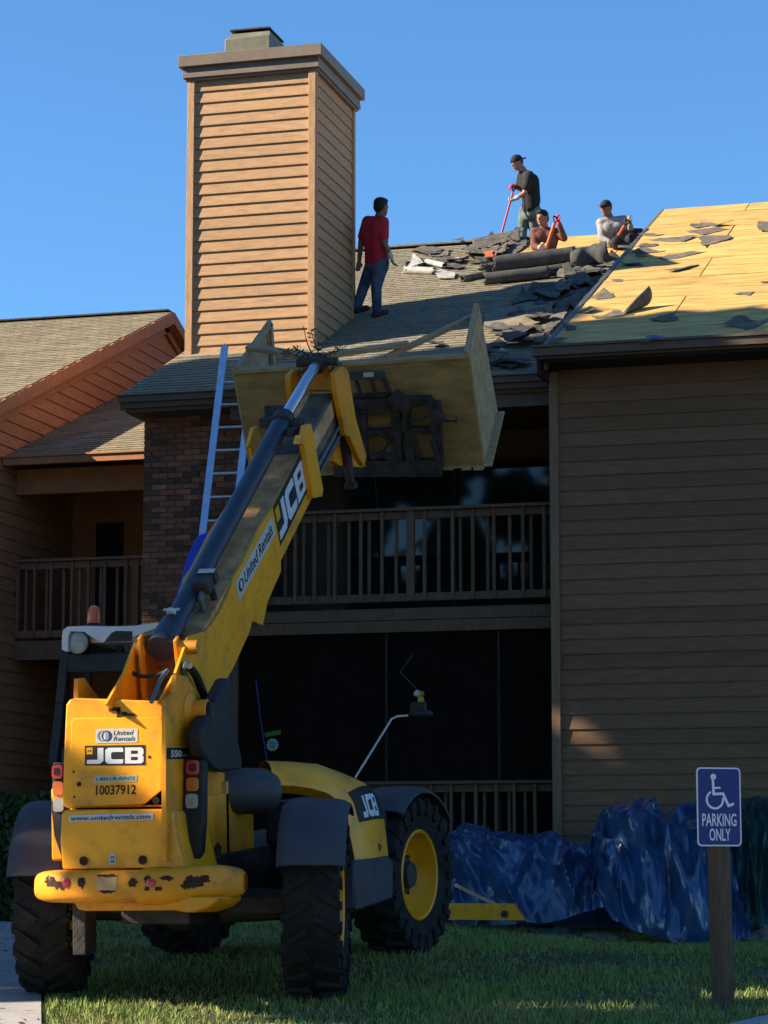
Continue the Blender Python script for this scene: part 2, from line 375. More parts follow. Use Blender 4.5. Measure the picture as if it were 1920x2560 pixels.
def tris2d(outlines):
    """outline loops (first solid, later ones may be holes or further solids) -> filled 2D triangles through a 2D curve"""
    c = bpy.data.curves.new('glyph', 'CURVE'); c.dimensions = '2D'; c.fill_mode = 'BOTH'
    for ol in outlines:
        sp = c.splines.new('POLY'); sp.points.add(len(ol) - 1)
        for i, p in enumerate(ol): sp.points[i].co = (p[0], p[1], 0, 1)
        sp.use_cyclic_u = True
    o = bpy.data.objects.new('glyph', c); me = bpy.data.meshes.new_from_object(o)
    v = [(p.co.x, p.co.y) for p in me.vertices]; f = [tuple(p.vertices) for p in me.polygons]
    bpy.data.objects.remove(o); bpy.data.curves.remove(c); bpy.data.meshes.remove(me)
    return v, f
def text2d(s, shear=0, bold=.0, spacing=1.0):
    c = bpy.data.curves.new('txt', 'FONT'); c.body = s; c.size = 1; c.shear = shear; c.offset = bold; c.fill_mode = 'BOTH'; c.space_character = spacing
    c.resolution_u = 3
    o = bpy.data.objects.new('txt', c); me = bpy.data.meshes.new_from_object(o)
    v = [(p.co.x, p.co.y) for p in me.vertices]; f = [tuple(p.vertices) for p in me.polygons]
    bpy.data.objects.remove(o); bpy.data.curves.remove(c); bpy.data.meshes.remove(me)
    return v, f
def decal(g, vf, O, U, Vv, x0, y0, wd, ht, off, m=0):
    """fit the 2D shape into the rectangle x0,y0,wd,ht of the frame O + u*U + v*V, lifted off along the normal"""
    v, f = vf; a = np.array(v); mn = a.min(0); sz = a.max(0) - mn; O = Vector(O); U = Vector(U); Vv = Vector(Vv); N = U.cross(Vv).normalized()
    P = [O + U * (x0 + (p[0] - mn[0]) / sz[0] * wd) + Vv * (y0 + (p[1] - mn[1]) / sz[1] * ht) + N * off for p in v]
    ff = []
    for q in f:
        if len(q) >= 3:
            nn = (P[q[1]] - P[q[0]]).cross(P[q[2]] - P[q[0]]); ff.append(q if nn.dot(N) > 0 else tuple(reversed(q)))
    g.add(P, ff, m)
def rrect(w_, h_, r, k=5):
    pts = []
    for cx, cy, a0 in ((w_ - r, h_ - r, 0), (r, h_ - r, 90), (r, r, 180), (w_ - r, r, 270)):
        for i in range(k + 1):
            a = math.radians(a0 + 90 * i / k); pts.append((cx + r * math.cos(a), cy + r * math.sin(a)))
    return pts
def circ(cx, cy, r, k=20, ry=None):
    return [(cx + r * math.cos(2 * math.pi * i / k), cy + (ry or r) * math.sin(2 * math.pi * i / k)) for i in range(k)]
def vf_poly(p): return tris2d([p])
# block letters of the maker's logo, on a 3.1 x 1 field
def jcb():
    J = [(0, 0), (.72, 0), (.92, .18), (.92, 1), (.60, 1), (.60, .26), (.02, .26)]
    C = [(1.18, 0), (1.92, 0), (2.0, .06), (2.0, .27), (1.42, .27), (1.34, .34), (1.34, .66), (1.42, .73), (2.0, .73), (2.0, .94), (1.92, 1), (1.18, 1), (1.02, .86), (1.02, .14)]
    B = [(2.1, 0), (2.98, 0), (3.1, .12), (3.1, .42), (3.02, .5), (3.1, .58), (3.1, .88), (2.98, 1), (2.1, 1)]
    h1 = [(2.42, .2), (2.76, .2), (2.80, .24), (2.80, .37), (2.76, .41), (2.42, .41)]
    h2 = [(2.42, .59), (2.76, .59), (2.80, .63), (2.80, .76), (2.76, .8), (2.42, .8)]
    return tris2d([J, C, B, h1, h2])
JCB = jcb()
# ================================================================ the building
def plank_mesh(L, axis, h, thick_b=.024, thick_t=.006, mat_=None, out=-1, name='siding_plank'):
    """lap board: runs along axis from 0..L, bottom edge at z=0 proud, top at z=h. out: sign of the outward side"""
    g = G(); pr = [(0, 0), (out * thick_b, 0), (out * thick_b, .012), (out * thick_t, h), (0, h)]
    if axis == 'x': poly = [(0, a, b) for a, b in pr]; vec = (L, 0, 0)
    else: poly = [(a, 0, b) for a, b in pr]; vec = (0, L, 0)
    g.prism(poly, vec); return g.mesh(name, mat_)
def shingle_mesh(g, x0, x1, roof, Y0, Y1, lim=None, cw=.143, tab=.31, thick=.005, lift=.007):
    n = int((Y1 - Y0) / (cw * .915)); m = roof[2]; ca = 1 / math.sqrt(1 + m * m); N = Vector((0, -m * ca, ca)); D = Vector((0, ca, m * ca))
    for i in range(n):
        Yc = Y0 + i * cw * ca; o = (i % 3) * tab / 3 + random.uniform(-.02, .02); x = x0 - tab + o
        while x < x1:
            a = max(x, x0); b = min(x + tab - .008, x1); x += tab
            if b - a < .03: continue
            if lim and not lim((a + b) / 2, Yc): continue
            P = Vector((a, Yc, zr(roof, Yc))); W = Vector((b - a, 0, 0)); jl = random.uniform(0, .004); dy = random.uniform(-.006, .006)
            p0 = P + N * (lift + thick + jl) + D * dy; p1 = P + D * (cw * 1.15) + N * (lift - .004)
            g.add([P + N * .001 + D * dy, P + W + N * .001 + D * dy, p0, p0 + W, p1, p1 + W, P + D * .01, P + W + D * .01],
                  [(0, 1, 3, 2), (2, 3, 5, 4), (0, 2, 4, 6), (1, 7, 5, 3)])
def slab(g, x0, x1, roof, Y0, Y1, t=.12, m=0):
    a = zr(roof, Y0); b = zr(roof, Y1)
    g.hexa([(x0, Y0, a - t), (x1, Y0, a - t), (x1, Y1, b - t), (x0, Y1, b - t), (x0, Y0, a), (x1, Y0, a), (x1, Y1, b), (x0, Y1, b)], m)
def back_slope(g, x0, x1, Yr, zrg, L=8, m_=.44, t=.12):
    g.hexa([(x0, Yr, zrg - t), (x1, Yr, zrg - t), (x1, Yr + L, zrg - m_ * L - t), (x0, Yr + L, zrg - m_ * L - t), (x0, Yr, zrg), (x1, Yr, zrg), (x1, Yr + L, zrg - m_ * L), (x0, Yr + L, zrg - m_ * L)])
def copies(me, name, parent, locs):
    for l in locs: place(me, name, parent, loc=l)

bld = root('apartment_building', (-5.6, 27.8, 1.0), 'brown two-storey apartment building with tall sided chimney and half-stripped roof', 'building')
YW = 27.0; XR0 = -5.585; XR1 = 3.0; RIDGE_W = 34.9; RIDGE_M = 35.9; XM0 = -10.79; XM1 = -5.50
# right wing wall
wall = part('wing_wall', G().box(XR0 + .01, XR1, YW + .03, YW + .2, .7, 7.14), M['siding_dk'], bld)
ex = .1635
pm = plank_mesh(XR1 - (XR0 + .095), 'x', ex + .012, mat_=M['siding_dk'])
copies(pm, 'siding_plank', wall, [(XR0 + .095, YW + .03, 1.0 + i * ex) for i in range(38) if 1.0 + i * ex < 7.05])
part('corner_trim', G().box(XR0, XR0 + .095, YW - .03, YW + .03, .9, 7.07).box(XR0, XR0 + .03, YW + .03, YW + .9, .9, 7.07), M['trim_dk'], wall, bevel=.004)
part('side_wall', G().box(XR0 + .03, XR0 + .1, YW + .2, YW + 1.2, .9, 7.2), M['siding_dk'], wall)
# right wing roof with plywood
rf = G(); slab(rf, XM1 - .03, XR1, WR, 26.52, RIDGE_W, .11); back_slope(rf, XM1 - .03, XR1, RIDGE_W, zr(WR, RIDGE_W), 9, .44, .3)
rw = part('plywood_roof', rf, M['fascia'], bld)
ca = 1 / math.sqrt(1 + .44 ** 2); D = Vector((0, ca, .44 * ca)); N = Vector((0, -.44 * ca, ca))
row = 0; Y = 26.5
while Y < RIDGE_W - .05:
    hgt = min(1.215, (RIDGE_W - Y) / ca - .01); x = XM1 - .02 - (1.22 if row % 2 else 0)
    while x < XR1:
        a = max(x, XM1 - .02); b = min(x + 2.435, XR1); x += 2.44
        P = Vector((a, Y, zr(WR, Y))); lf = random.uniform(.004, .009)
        g = G().obox(P + Vector(((b - a) / 2, 0, 0)) + D * hgt / 2 + N * (lf + .004), ((b - a) / 2 - .006, 0, 0), D * (hgt / 2 - .006), N * .006)
        part('plywood_sheet', g, M['ply'], rw)
    Y += 1.22 * ca; row += 1
# gutter / fascia of the right wing
fz = zr(WR, 26.5)
part('gutter', G().box(-5.66, XR1, 26.40, 26.50, fz - .015, fz + .015).box(-5.655, XR1, 26.42, 26.50, fz - .105, fz - .018).box(-5.60, XR1, 26.47, 26.53, fz - .13, fz - .108), M['fascia'], rw, bevel=.003)
part('soffit', G().box(-5.60, XR1, 26.53, YW + .03, fz - .16, fz - .13).box(-5.62, -5.585, 26.5, 27.3, fz - .3, fz - .02), M['dark'], rw)  # near-black colour stands in for the shade under the eave
# step flashing along the left edge of the stripped roof
g = G()
for i in range(30):
    Yc = 26.5 + i * .265; P = Vector((XM1 - .03, Yc, zr(WR, Yc))); w2 = .022 + .012 * random.random()
    if Yc > 33.3: break
    g.obox(P + D * .14 + N * (.022 + .003 * (i % 2)) + Vector((w2 * .1, 0, 0)), (w2, .0, random.uniform(-.004, .004)), D * .145, N * .004)
part('step_flashing', g, M['flash'], rw)
part('rake_board', G().obox(Vector((XM1 - .045, 0, 0)) + Vector((0, 26.5, zr(WR, 26.5))) + D * 4.6 - N * .12, (.015, 0, 0), D * 4.60, N * .13).obox(Vector((XM1 - .03, 0, 0)) + Vector((0, 26.9, zr(WR, 26.9))) + D * 4.4 - N * .26, (.012, 0, 0), D * 4.4, N * .12), M['fascia'], rw)
# middle roof
xb = onr(*MR, 1291, 641).x
def limM(x, Y):
    e = xb + .10 * math.sin(Y * 9) + .12 * (Y - 34)
    return not (x > e and Y > 33.9 + .25 * math.sin(x * 5))
rf = G(); slab(rf, XM0, XM1 - .05, MR, 27.32, RIDGE_M, .16); back_slope(rf, XM0, XM1 - .05, RIDGE_M, zr(MR, RIDGE_M), 8)
mr_ = part('shingle_roof', rf, M['fascia'], bld)
g = G(); shingle_mesh(g, XM0, XM1 - .06, MR, 27.27, RIDGE_M - .02, limM)
part('shingles', g, M['shingle_dk'], mr_, kind='stuff')
Y = 33.9
while Y < RIDGE_M - .05:
    hgt = min(1.215, (RIDGE_M - Y) / ca - .02); x = xb - .12
    while x < XM1 - .06:
        a = x; b = min(x + 1.6, XM1 - .06); x += 1.61
        P = Vector((a, Y, zr(MR, Y)))
        part('plywood_sheet', G().obox(P + Vector(((b - a) / 2, 0, 0)) + D * hgt / 2 + N * .006, ((b - a) / 2 - .003, 0, 0), D * (hgt / 2 - .003), N * .004), M['ply'], mr_)
    Y += 1.22 * ca
part('ridge_cap', G().obox((( XM0 + xb) / 2, RIDGE_M, zr(MR, RIDGE_M) + .012), ((xb - XM0) / 2, 0, 0), (0, .12, -.0), (0, 0, .012)), M['shingle_dk'], mr_)
ez = zr(MR, 27.3)
part('gutter', G().box(XM0 - .02, -5.66, 27.24, 27.31, ez - .012, ez + .004).box(XM0, -5.66, 27.26, 27.32, ez - .085, ez - .014).box(XM0 + .03, -5.66, 27.30, 27.36, ez - .15, ez - .087), M['fascia'], mr_, bevel=.003)
part('soffit', G().box(XM0 + .04, -5.66, 27.36, 27.95, ez - .19, ez - .15), M['fascia'], mr_)
part('rake_board', G().obox(Vector((XM0 - .012, 27.3, ez)) + D * 4.6 - N * .09, (.014, 0, 0), D * 4.62, N * .09), M['trim_or'], mr_)
# middle section walls
xA = -10.67; xB = -9.46; YB = 27.8
part('side_wall', G().prism([(xA + .2, YB + .1, .8), (xA + .2, 35, .8), (xA + .2, 35, zr(MR, 35) - .2), (xA + .2, YB + .1, zr(MR, YB + .1) - .2)], (-.18, 0, 0)), M['darkwood'], bld)
bw = part('brick_chase', G().box(xA + .006, xB - .006, YB + .008, YB + .9, .7, ez - .16), M['brickmortar'], bld)
def brick_mesh(L):
    g = G(); h = .0285; j = lambda: random.uniform(-.0015, .0015)
    g.hexa([(j(), j(), j()), (L + j(), j(), j()), (L, .1, 0), (0, .1, 0), (j(), j(), 2 * h + j()), (L + j(), j(), 2 * h + j()), (L, .1, 2 * h), (0, .1, 2 * h)])
    return g.mesh('brick', M['brick'])
full = [brick_mesh(.193) for _ in range(4)]; half = [brick_mesh(.091) for _ in range(2)]
c = 0; stuff = G(); zc = 1.0; k = 0; cand = []
while zc < ez - .22:
    x = xA; odd = k % 2
    while x < xB - .03:
        L = .091 if (odd and x == xA) else .193
        if x + L > xB: L = .091
        if x + L > xB + .03: break
        cand.append((x, zc, L)); x += L + .010
    zc += .0677; k += 1
def vis(x, z):   # bricks the photograph shows: left strip above the cab, and low right strip
    return (z > 3.9 and x < -9.9 - (5.6 - z) * .1) or (z < 3.9 and x > -9.95)
cand.sort(key=lambda q: (0 if vis(q[0], q[1]) else 1, -q[1] if q[1] > 3.9 else q[1]))
for i, (x, z, L) in enumerate(cand):
    jy = YB - .006 + random.uniform(-.003, .003)
    if i < 298: place(random.choice(full if L > .1 else half), 'brick', bw, loc=(x, jy, z))
    else: stuff.box(x, x + L, jy, jy + .05, z, z + .057)
part('bricks', stuff, M['brick'], bw, kind='stuff')
# porches between brick chase and right wing
XP0 = xB + .005; XP1 = XR0 - .01
zrail = ony(27.4, 1365, 1257).z; zr2 = ony(27.4, 1365, 1473).z; zf1 = ony(27.4, 1365, 1513).z; zf2 = ony(27.4, 1365, 1571).z
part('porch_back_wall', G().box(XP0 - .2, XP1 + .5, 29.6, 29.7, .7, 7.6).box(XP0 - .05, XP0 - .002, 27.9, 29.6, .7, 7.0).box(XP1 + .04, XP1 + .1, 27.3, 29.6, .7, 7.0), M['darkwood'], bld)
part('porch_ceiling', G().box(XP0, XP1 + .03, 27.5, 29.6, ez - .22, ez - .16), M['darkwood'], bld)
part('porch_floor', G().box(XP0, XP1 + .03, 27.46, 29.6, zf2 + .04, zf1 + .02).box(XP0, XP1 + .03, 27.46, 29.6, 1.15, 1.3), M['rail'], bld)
part('deck_fascia', G().box(XP0, XP1, 27.40, 27.44, (zf1 + zf2) / 2 + .01, zf1).box(XP0, XP1, 27.385, 27.43, zf2, (zf1 + zf2) / 2), M['rail'], bld, bevel=.003)
part('porch_header', G().box(XP0, XP1, 27.40, 27.46, ez - .34, ez - .15), M['fascia'], bld)
def railing(name, x0, x1, Y, ztop, zbot, xs, m_, posts=(), owner=None):
    r = part(name, G().box(x0, x1, Y - .075, Y + .075, ztop - .035, ztop).box(x0, x1, Y - .02, Y + .02, ztop - .125, ztop - .04).box(x0, x1, Y - .02, Y + .02, zbot - .09, zbot), m_, owner or bld, bevel=.003)
    bmesh_ = G().box(-.0175, .0175, -.0175, .0175, 0, ztop - .05 - zbot + .09).mesh('baluster', m_)
    for i, x in enumerate(xs): place(bmesh_, 'baluster', r, loc=(x, Y + (.038 if i % 2 else -.038), zbot - .08))
    for x in posts: part('post', G().box(x - .045, x + .045, Y - .045 + .0, Y + .018, zbot - .085, ztop - .037), m_, r)
    return r
cc = crop(620, 1220, 2.0737)
bx = [190, 250, 285, 350, 415, 455, 520, 590, 625, 700, 765, 920, 985, 1065, 1098, 1170, 1240, 1280, 1355, 1430, 1465, 1540]
xs = [ony(27.4, *cc(b, 350)).x for b in bx]; x0_ = xs[0]; xs = [x0_ - .17 * i for i in range(3, 0, -1)] + xs
railing('railing', XP0, XP1, 27.4, zrail, zr2, xs, M['rail'], posts=[ony(27.4, *cc(845, 350)).x])
xs = [ony(27.4, x, 2040).x for x in (1340, 1312, 1288, 1272, 1243, 1210, 1192, 1157, 1130, 1113, 1080, 1050, 1022, 990, 960, 930)]
zl = ony(27.4, 1382, 1950).z
railing('railing', XP0, XP1, 27.4, zl, 1.42, xs, M['rail'])
part('porch_post', G().box(XP0, XP0 + .11, 27.41, 27.5, .9, zf2).box(XP1 - .07, XP1, 27.33, 27.40, .9, ez - .16), M['rail'], bld, bevel=.003)
sc_ = part('porch_screen', G().box(XP0 + .11, XP1 - .07, 27.47, 27.475, 1.3, zf2 + .03), M['screen'], bld, label='black insect screen across the lower porch')
part('screen_frame', G().box(-7.6, -7.57, 27.445, 27.468, 1.3, zf2).box(-6.3, -6.27, 27.445, 27.468, 1.3, zf2), M['dark'], sc_)
# sliding window on the upper porch, its glass mirrors the trees across the lot
wx0 = -8.6; wx1 = -6.0
wf = part('window', G().box(wx0 - .06, wx1 + .06, 29.5, 29.58, 6.50, 6.56).box(wx0 - .06, wx0, 29.5, 29.58, zf1 + .1, 6.5).box(wx1, wx1 + .06, 29.5, 29.58, zf1 + .1, 6.5).box((wx0 + wx1) / 2 - .03, (wx0 + wx1) / 2 + .03, 29.5, 29.58, zf1 + .1, 6.5), M['dark'], bld)
part('pane', G().box(wx0, (wx0 + wx1) / 2 - .03, 29.53, 29.54, zf1 + .1, 6.5), M['pane'], wf)
part('pane', G().box((wx0 + wx1) / 2 + .03, wx1, 29.54, 29.55, zf1 + .1, 6.5), M['pane'], wf)

# chimney -------------------------------------------------------------
YC = 29.2; cx0 = ony(YC, 468, 540).x; cx1 = ony(YC, 786, 866).x; YC2 = onx(cx1 + .01, 889, 300).y
ctop = ony(YC, 800, 172).z; cb0 = zr(MR, YC)
ch = part('chimney', G().hexa([(cx0 + .03, YC + .03, cb0 - .2), (cx1 - .03, YC + .03, cb0 - .2), (cx1 - .03, YC2 - .03, zr(MR, YC2) - .2), (cx0 + .03, YC2 - .03, zr(MR, YC2) - .2),
                        (cx0 + .03, YC + .03, ctop), (cx1 - .03, YC + .03, ctop), (cx1 - .03, YC2 - .03, ctop), (cx0 + .03, YC2 - .03, ctop)]), M['siding'], bld)
exc = .1495; tw = .085
pf = plank_mesh(cx1 - cx0 - 2 * tw, 'x', exc + .012, .026, .006, M['siding'])
copies(pf, 'siding_plank', ch, [(cx0 + tw, YC + .03, ctop - .16 - i * exc) for i in range(24) if ctop - .16 - i * exc > cb0 - .13])
ps = plank_mesh(YC2 - YC - 2 * tw, 'y', exc + .012, .026, .006, M['siding'], out=1)
for i in range(26):
    z = ctop - .16 - i * exc; Ylim = YC + (z + exc - cb0) / .44
    if z > cb0 + .55 * 1: place(ps, 'siding_plank', ch, loc=(cx1 - .03, YC + tw, z))
    elif Ylim - YC - tw > .05 and z > cb0 - .1:
        L = min(Ylim - YC - tw, YC2 - YC - 2 * tw); place(plank_mesh(L, 'y', exc + .012, .026, .006, M['siding'], out=1), 'siding_plank', ch, loc=(cx1 - .03, YC + tw, z))
for (a, b, c_, d_) in ((cx0 - .006, cx0 + tw, YC - .024, YC + .03), (cx1 - tw, cx1 + .006, YC - .024, YC + .03)):
    part('corner_trim', G().box(a, b, c_, d_, cb0 - .12, ctop), M['siding_v'], ch, bevel=.003)
part('corner_trim', G().box(cx1 - .03, cx1 + .012, YC + .031, YC + tw, cb0 - .05, ctop).box(cx1 - .03, cx1 + .012, YC2 - tw, YC2, zr(MR, YC2) - .05, ctop), M['siding_v'], ch, bevel=.003)
part('corner_trim', G().box(cx0 - .012, cx0 + .03, YC + .031, YC + tw, cb0 - .05, ctop), M['siding_v'], ch, bevel=.003)
def ringbox(g, o, z0, z1): g.box(cx0 - o, cx1 + o, YC - o, YC2 + o, z0, z1)
g = G(); ringbox(g, .035, ctop - .02, ctop + .012); ringbox(g, .062, ctop + .012, ctop + .075); part('frieze', g, M['cap'], ch, bevel=.004)
g = G(); ringbox(g, .055, ctop + .075, ctop + .15); part('cap_neck', g, M['cap'], ch)
zc0 = ctop + .15; zc1 = ctop + .30
g = G(); ringbox(g, .108, zc0, zc1); part('chimney_cap', g, M['cap'], ch, bevel=.006)
fx0 = ony(YC + .45, 568, 100).x; fx1 = ony(YC + .45, 681, 90).x
fl = part('flue_shroud', G().box(fx0, fx1, YC + .35, YC + 1.05, zc1, zc1 + .33), M['flue'], ch, bevel=.012)
q = [Vector((fx0 + .08, YC + .40, 0)), Vector((fx1 - .02, YC + .40, 0)), Vector((fx1 - .02, YC + 1.0, 0)), Vector((fx0 + .08, YC + 1.0, 0))]
part('flue_collar', G().hexa([(fx0 + .01, YC + .36, zc1 + .33), (fx1 - .01, YC + .36, zc1 + .33), (fx1 - .01, YC + 1.04, zc1 + .33), (fx0 + .01, YC + 1.04, zc1 + .33)] + [tuple(p + Vector((0, 0, zc1 + .40))) for p in q]), M['flue'], fl)
part('flue_lid', G().box(fx0 + .1, fx1 - .04, YC + .42, YC + .98, zc1 + .40, zc1 + .415).box(fx0 + .06, fx1 - .02, YC + .38, YC + 1.0, zc1 + .435, zc1 + .455).box(fx0 + .13, fx1 - .08, YC + .5, YC + .9, zc1 + .415, zc1 + .435), M['steel'], fl)
part('base_flashing', G().obox(((cx0 + cx1) / 2, YC - .05, cb0 - .005), ((cx1 - cx0) / 2 + .08, 0, 0), (0, .07, .031), (0, 0, .018)), M['shingle'], ch)

# ---------------------------------------------------------------- left neighbour building and link
LB = root('apartment_building', (-14, 28.8, 1.0), 'rust-brown gabled neighbour building with a tan shingle roof and recessed balcony', 'building')
XG = -13.0; YR = 34.6; zR = zr(GR, YR); YF = 27.2
gb = part('gable_wall', G().prism([(XG, YF, .8), (XG, 40.5, .8), (XG, 40.5, zR - .4 * 5.9 - .2), (XG, YR, zR - .22), (XG, YF, zr(GR, YF) - .22)], (-9, 0, 0)), M['siding_or'], LB)
exg = .166; z = 1.1; i = 0
while z < zR - .35:
    # board clipped under the rakes
    def yr_front(zz): return max(YF, GR[0] + (zz + .30 - GR[1]) / GR[2])
    def yr_back(zz): return min(40.0, YR + (zR - .30 - zz) / .4)
    a0, a1 = yr_front(z), yr_front(z + exg); b0, b1 = yr_back(z), yr_back(z + exg)
    if z < 6.5: b0 = b1 = 33.0
    if z > 6.3 and a1 >= b1: break
    g = G(); P = [(XG, a0, z), (XG, b0, z), (XG, b1, z + exg + .01), (XG, a1, z + exg + .01)]; Q = [(XG + .026, a0, z), (XG + .026, b0, z), (XG + .007, b1, z + exg + .01), (XG + .007, a1, z + exg + .01)]
    g.hexa([P[0], P[1], Q[1], Q[0], P[3], P[2], Q[2], Q[3]]); part('siding_plank', g, M['siding_or'], gb); z += exg; i += 1
rf = G(); slab(rf, -24, XG + .14, GR, YF - .25, YR, .16); back_slope(rf, -24, XG + .14, YR, zR, 7, .40, .16)
lr = part('gable_roof', rf, M['trim_or'], LB)
g = G(); shingle_mesh(g, -20, XG + .15, GR, YF - .3, YR - .02); part('shingles', g, M['shingle'], lr, kind='stuff')
part('ridge_cap', G().box(-20, XG + .1, YR - .1, YR + .1, zR + .01, zR + .03), M['felt'], lr)
Dg = Vector((0, 1, .4)).normalized(); Ng = Vector((0, -.4, 1)).normalized()
pz = Vector((XG + .15, YF - .25, zr(GR, YF - .25)))
L_ = (YR - YF + .25) / Dg.y
part('rake_board', G().obox(pz + Dg * L_ / 2 - Ng * .085 + Vector((.012, 0, 0)), (.012, 0, 0), Dg * (L_ / 2), Ng * .08).obox(Vector((XG + .165, YR, zR)) + Vector((0, 1, -.4)).normalized() * 3.2 - Vector((0, .4, 1)).normalized() * .085, (.010, 0, 0), Vector((0, 1, -.4)).normalized() * 3.2, Vector((0, .4, 1)).normalized() * .078), M['trim_or'], lr)
part('frieze_board', G().obox(pz + Dg * L_ / 2 - Ng * .24 + Vector((-.11, 0, 0)), (.012, 0, 0), Dg * (L_ / 2), Ng * .06).obox(Vector((XG + .04, YR, zR)) + Vector((0, 1, -.4)).normalized() * 3.2 - Vector((0, .4, 1)).normalized() * .24, (.012, 0, 0), Vector((0, 1, -.4)).normalized() * 3.2, Vector((0, .4, 1)).normalized() * .05), M['trim_or'], lr)
# link roof
rf = G(); slab(rf, XG + .03, xA - .01, LR, 28.92, 33.8, .1)
lk = part('link_roof', rf, M['trim_or'], LB)
g = G(); shingle_mesh(g, XG + .03, xA - .015, LR, 28.87, 33.7); part('shingles', g, M['shingle'], lk, kind='stuff')
part('gutter', G().box(XG + .03, xA - .02, 28.84, 28.91, LR[1] - .02, LR[1] + .004).box(XG + .03, xA - .02, 28.86, 28.93, LR[1] - .11, LR[1] - .022), M['trim_or'], lk, bevel=.003)
part('header_beam', G().box(XG + .03, xA - .02, 29.3, 29.42, LR[1] - .42, LR[1] - .1), M['trim_or'], LB)
part('recess_wall', G().box(XG, xA, 31.2, 31.3, .8, 7.6), M['siding_or'], LB)
zt = ony(29.4, 354, 1390).z; zb = ony(29.4, 200, 1574).z; zf_a = ony(29.4, 100, 1603).z; zf_b = ony(29.4, 100, 1650).z
part('balcony_floor', G().box(XG + .03, xA - .01, 29.42, 31.2, zf_b + .02, zf_a - .02), M['rail_or'], LB)
part('balcony_fascia', G().box(XG + .03, xA - .01, 29.36, 29.41, zf_b, zf_a), M['rail_or'], LB)
c6 = crop(0, 1360, 4.1475)
xs = [ony(29.4, *c6(b, 600)).x for b in (195, 260, 370, 475, 540, 650, 755, 815, 925, 1035, 1095, 1205, 1320)]
railing('railing', XG + .03, xA - .01, 29.4, zt, zb, xs, M['rail_or'], posts=[ony(29.4, *c6(1410, 600)).x], owner=LB)
dz = onz(zf_a, 100, 1500)
dd = part('door', G().box(-12.62, -12.25, 31.14, 31.2, zf_a, 6.2), M['door'], LB)
part('handle', G().ell((-12.30, 31.12, zf_a + 1.0), .025, .025, .025), M['flash'], dd)
# ================================================================ telehandler
TX, TY, TZ = -6.21, 17.15, .735
TH = root('telehandler', (TX, TY, TZ), 'yellow telescopic handler with black tyres and its boom raised to the roof', 'telehandler')
TILT = math.radians(4.2)
Mt = Matrix.Translation((TX, TY, TZ)) @ Matrix.Rotation(TILT, 4, 'X')
def tl(x, y, z): return Mt @ Vector((x, y, z))           # machine frame: x right, y forward, z up from the rear axle's ground point
def tbox(g, x0, x1, y0, y1, z0, z1, m=0):
    return g.hexa([tl(x0, y0, z0), tl(x1, y0, z0), tl(x1, y1, z0), tl(x0, y1, z0), tl(x0, y0, z1), tl(x1, y0, z1), tl(x1, y1, z1), tl(x0, y1, z1)], m)
def pp(name, g, m, parent=TH, bevel=0, smooth=False, label=None, kind=None): return part(name, g, M[m] if isinstance(m, str) else m, parent, bevel, smooth, label, kind)
s_ = lambda x, y: (x * S, y * S)

# wheels ------------------------------------------------------------
RW_, WW = .635, .39
def wheel(cx, cy, yaw, side):
    c = tl(cx, cy, RW_); ax = Vector((math.cos(yaw) * side, math.sin(yaw) * side, 0)).normalized(); fw = Vector((0, 0, 1)).cross(ax)
    g = G(); h = WW / 2
    g.lathe(c, ax, [(.36, -h * .8), (.45, -h * .92), (.56, -h), (.60, -h * .93), (.615, -h * .5), (.62, 0), (.615, h * .5), (.60, h * .93), (.56, h), (.45, h * .92), (.36, h * .8), (.34, 0), (.36, -h * .8)], 40)
    n = 22
    for i in range(n):
        for sd in (-1, 1):
            t = 2 * math.pi * (i + (.5 if sd > 0 else 0)) / n; dt = .17
            def rad(tt): return Vector((0, 0, 1)) * math.cos(tt) + fw * math.sin(tt)
            a = c + ax * sd * h * .98 + rad(t) * .585; b = c + ax * sd * .02 + rad(t + dt) * .632
            d = (b - a); mid = (a + b) / 2 + rad(t + dt / 2) * .006
            rr = rad(t + dt / 2); wv = d.cross(rr).normalized()
            g.obox(mid, d / 2, wv * .022, rr * .028)
            a2 = c + ax * sd * h * 1.0 + rad(t) * .54; g.obox(a2, ax * .012, fw * math.cos(t) * .03 - Vector((0, 0, 1)) * math.sin(t) * .03, rad(t) * .06)
    ty = pp('wheel', g, 'tyre', smooth=False)
    g = G().lathe(c, ax, [(.365, h * .80), (.350, h * .86), (.335, h * .80), (.325, h * .55), (.30, .02), (.26, -.045), (.16, -.06), (.15, -.05), (.10, -.05), (.0, -.05)], 40)
    g.lathe(c, ax, [(.365, -h * .80), (.350, -h * .86), (.335, -h * .80), (.325, -h * .5), (.20, -.07), (0.0, -.07)], 32)
    pp('rim', g, 'yellow', ty, smooth=True)
    g = G().lathe(c, ax, [(.15, -.055), (.15, .03), (.11, .05), (.10, .09), (0, .095)], 24)
    for i in range(8):
        t = 2 * math.pi * i / 8; q = c + ax * -.03 + (Vector((0, 0, 1)) * math.cos(t) + fw * math.sin(t)) * .205
        g.tube([q, q + ax * .03], .014, 6)
    pp('hub', g, 'steel', ty)
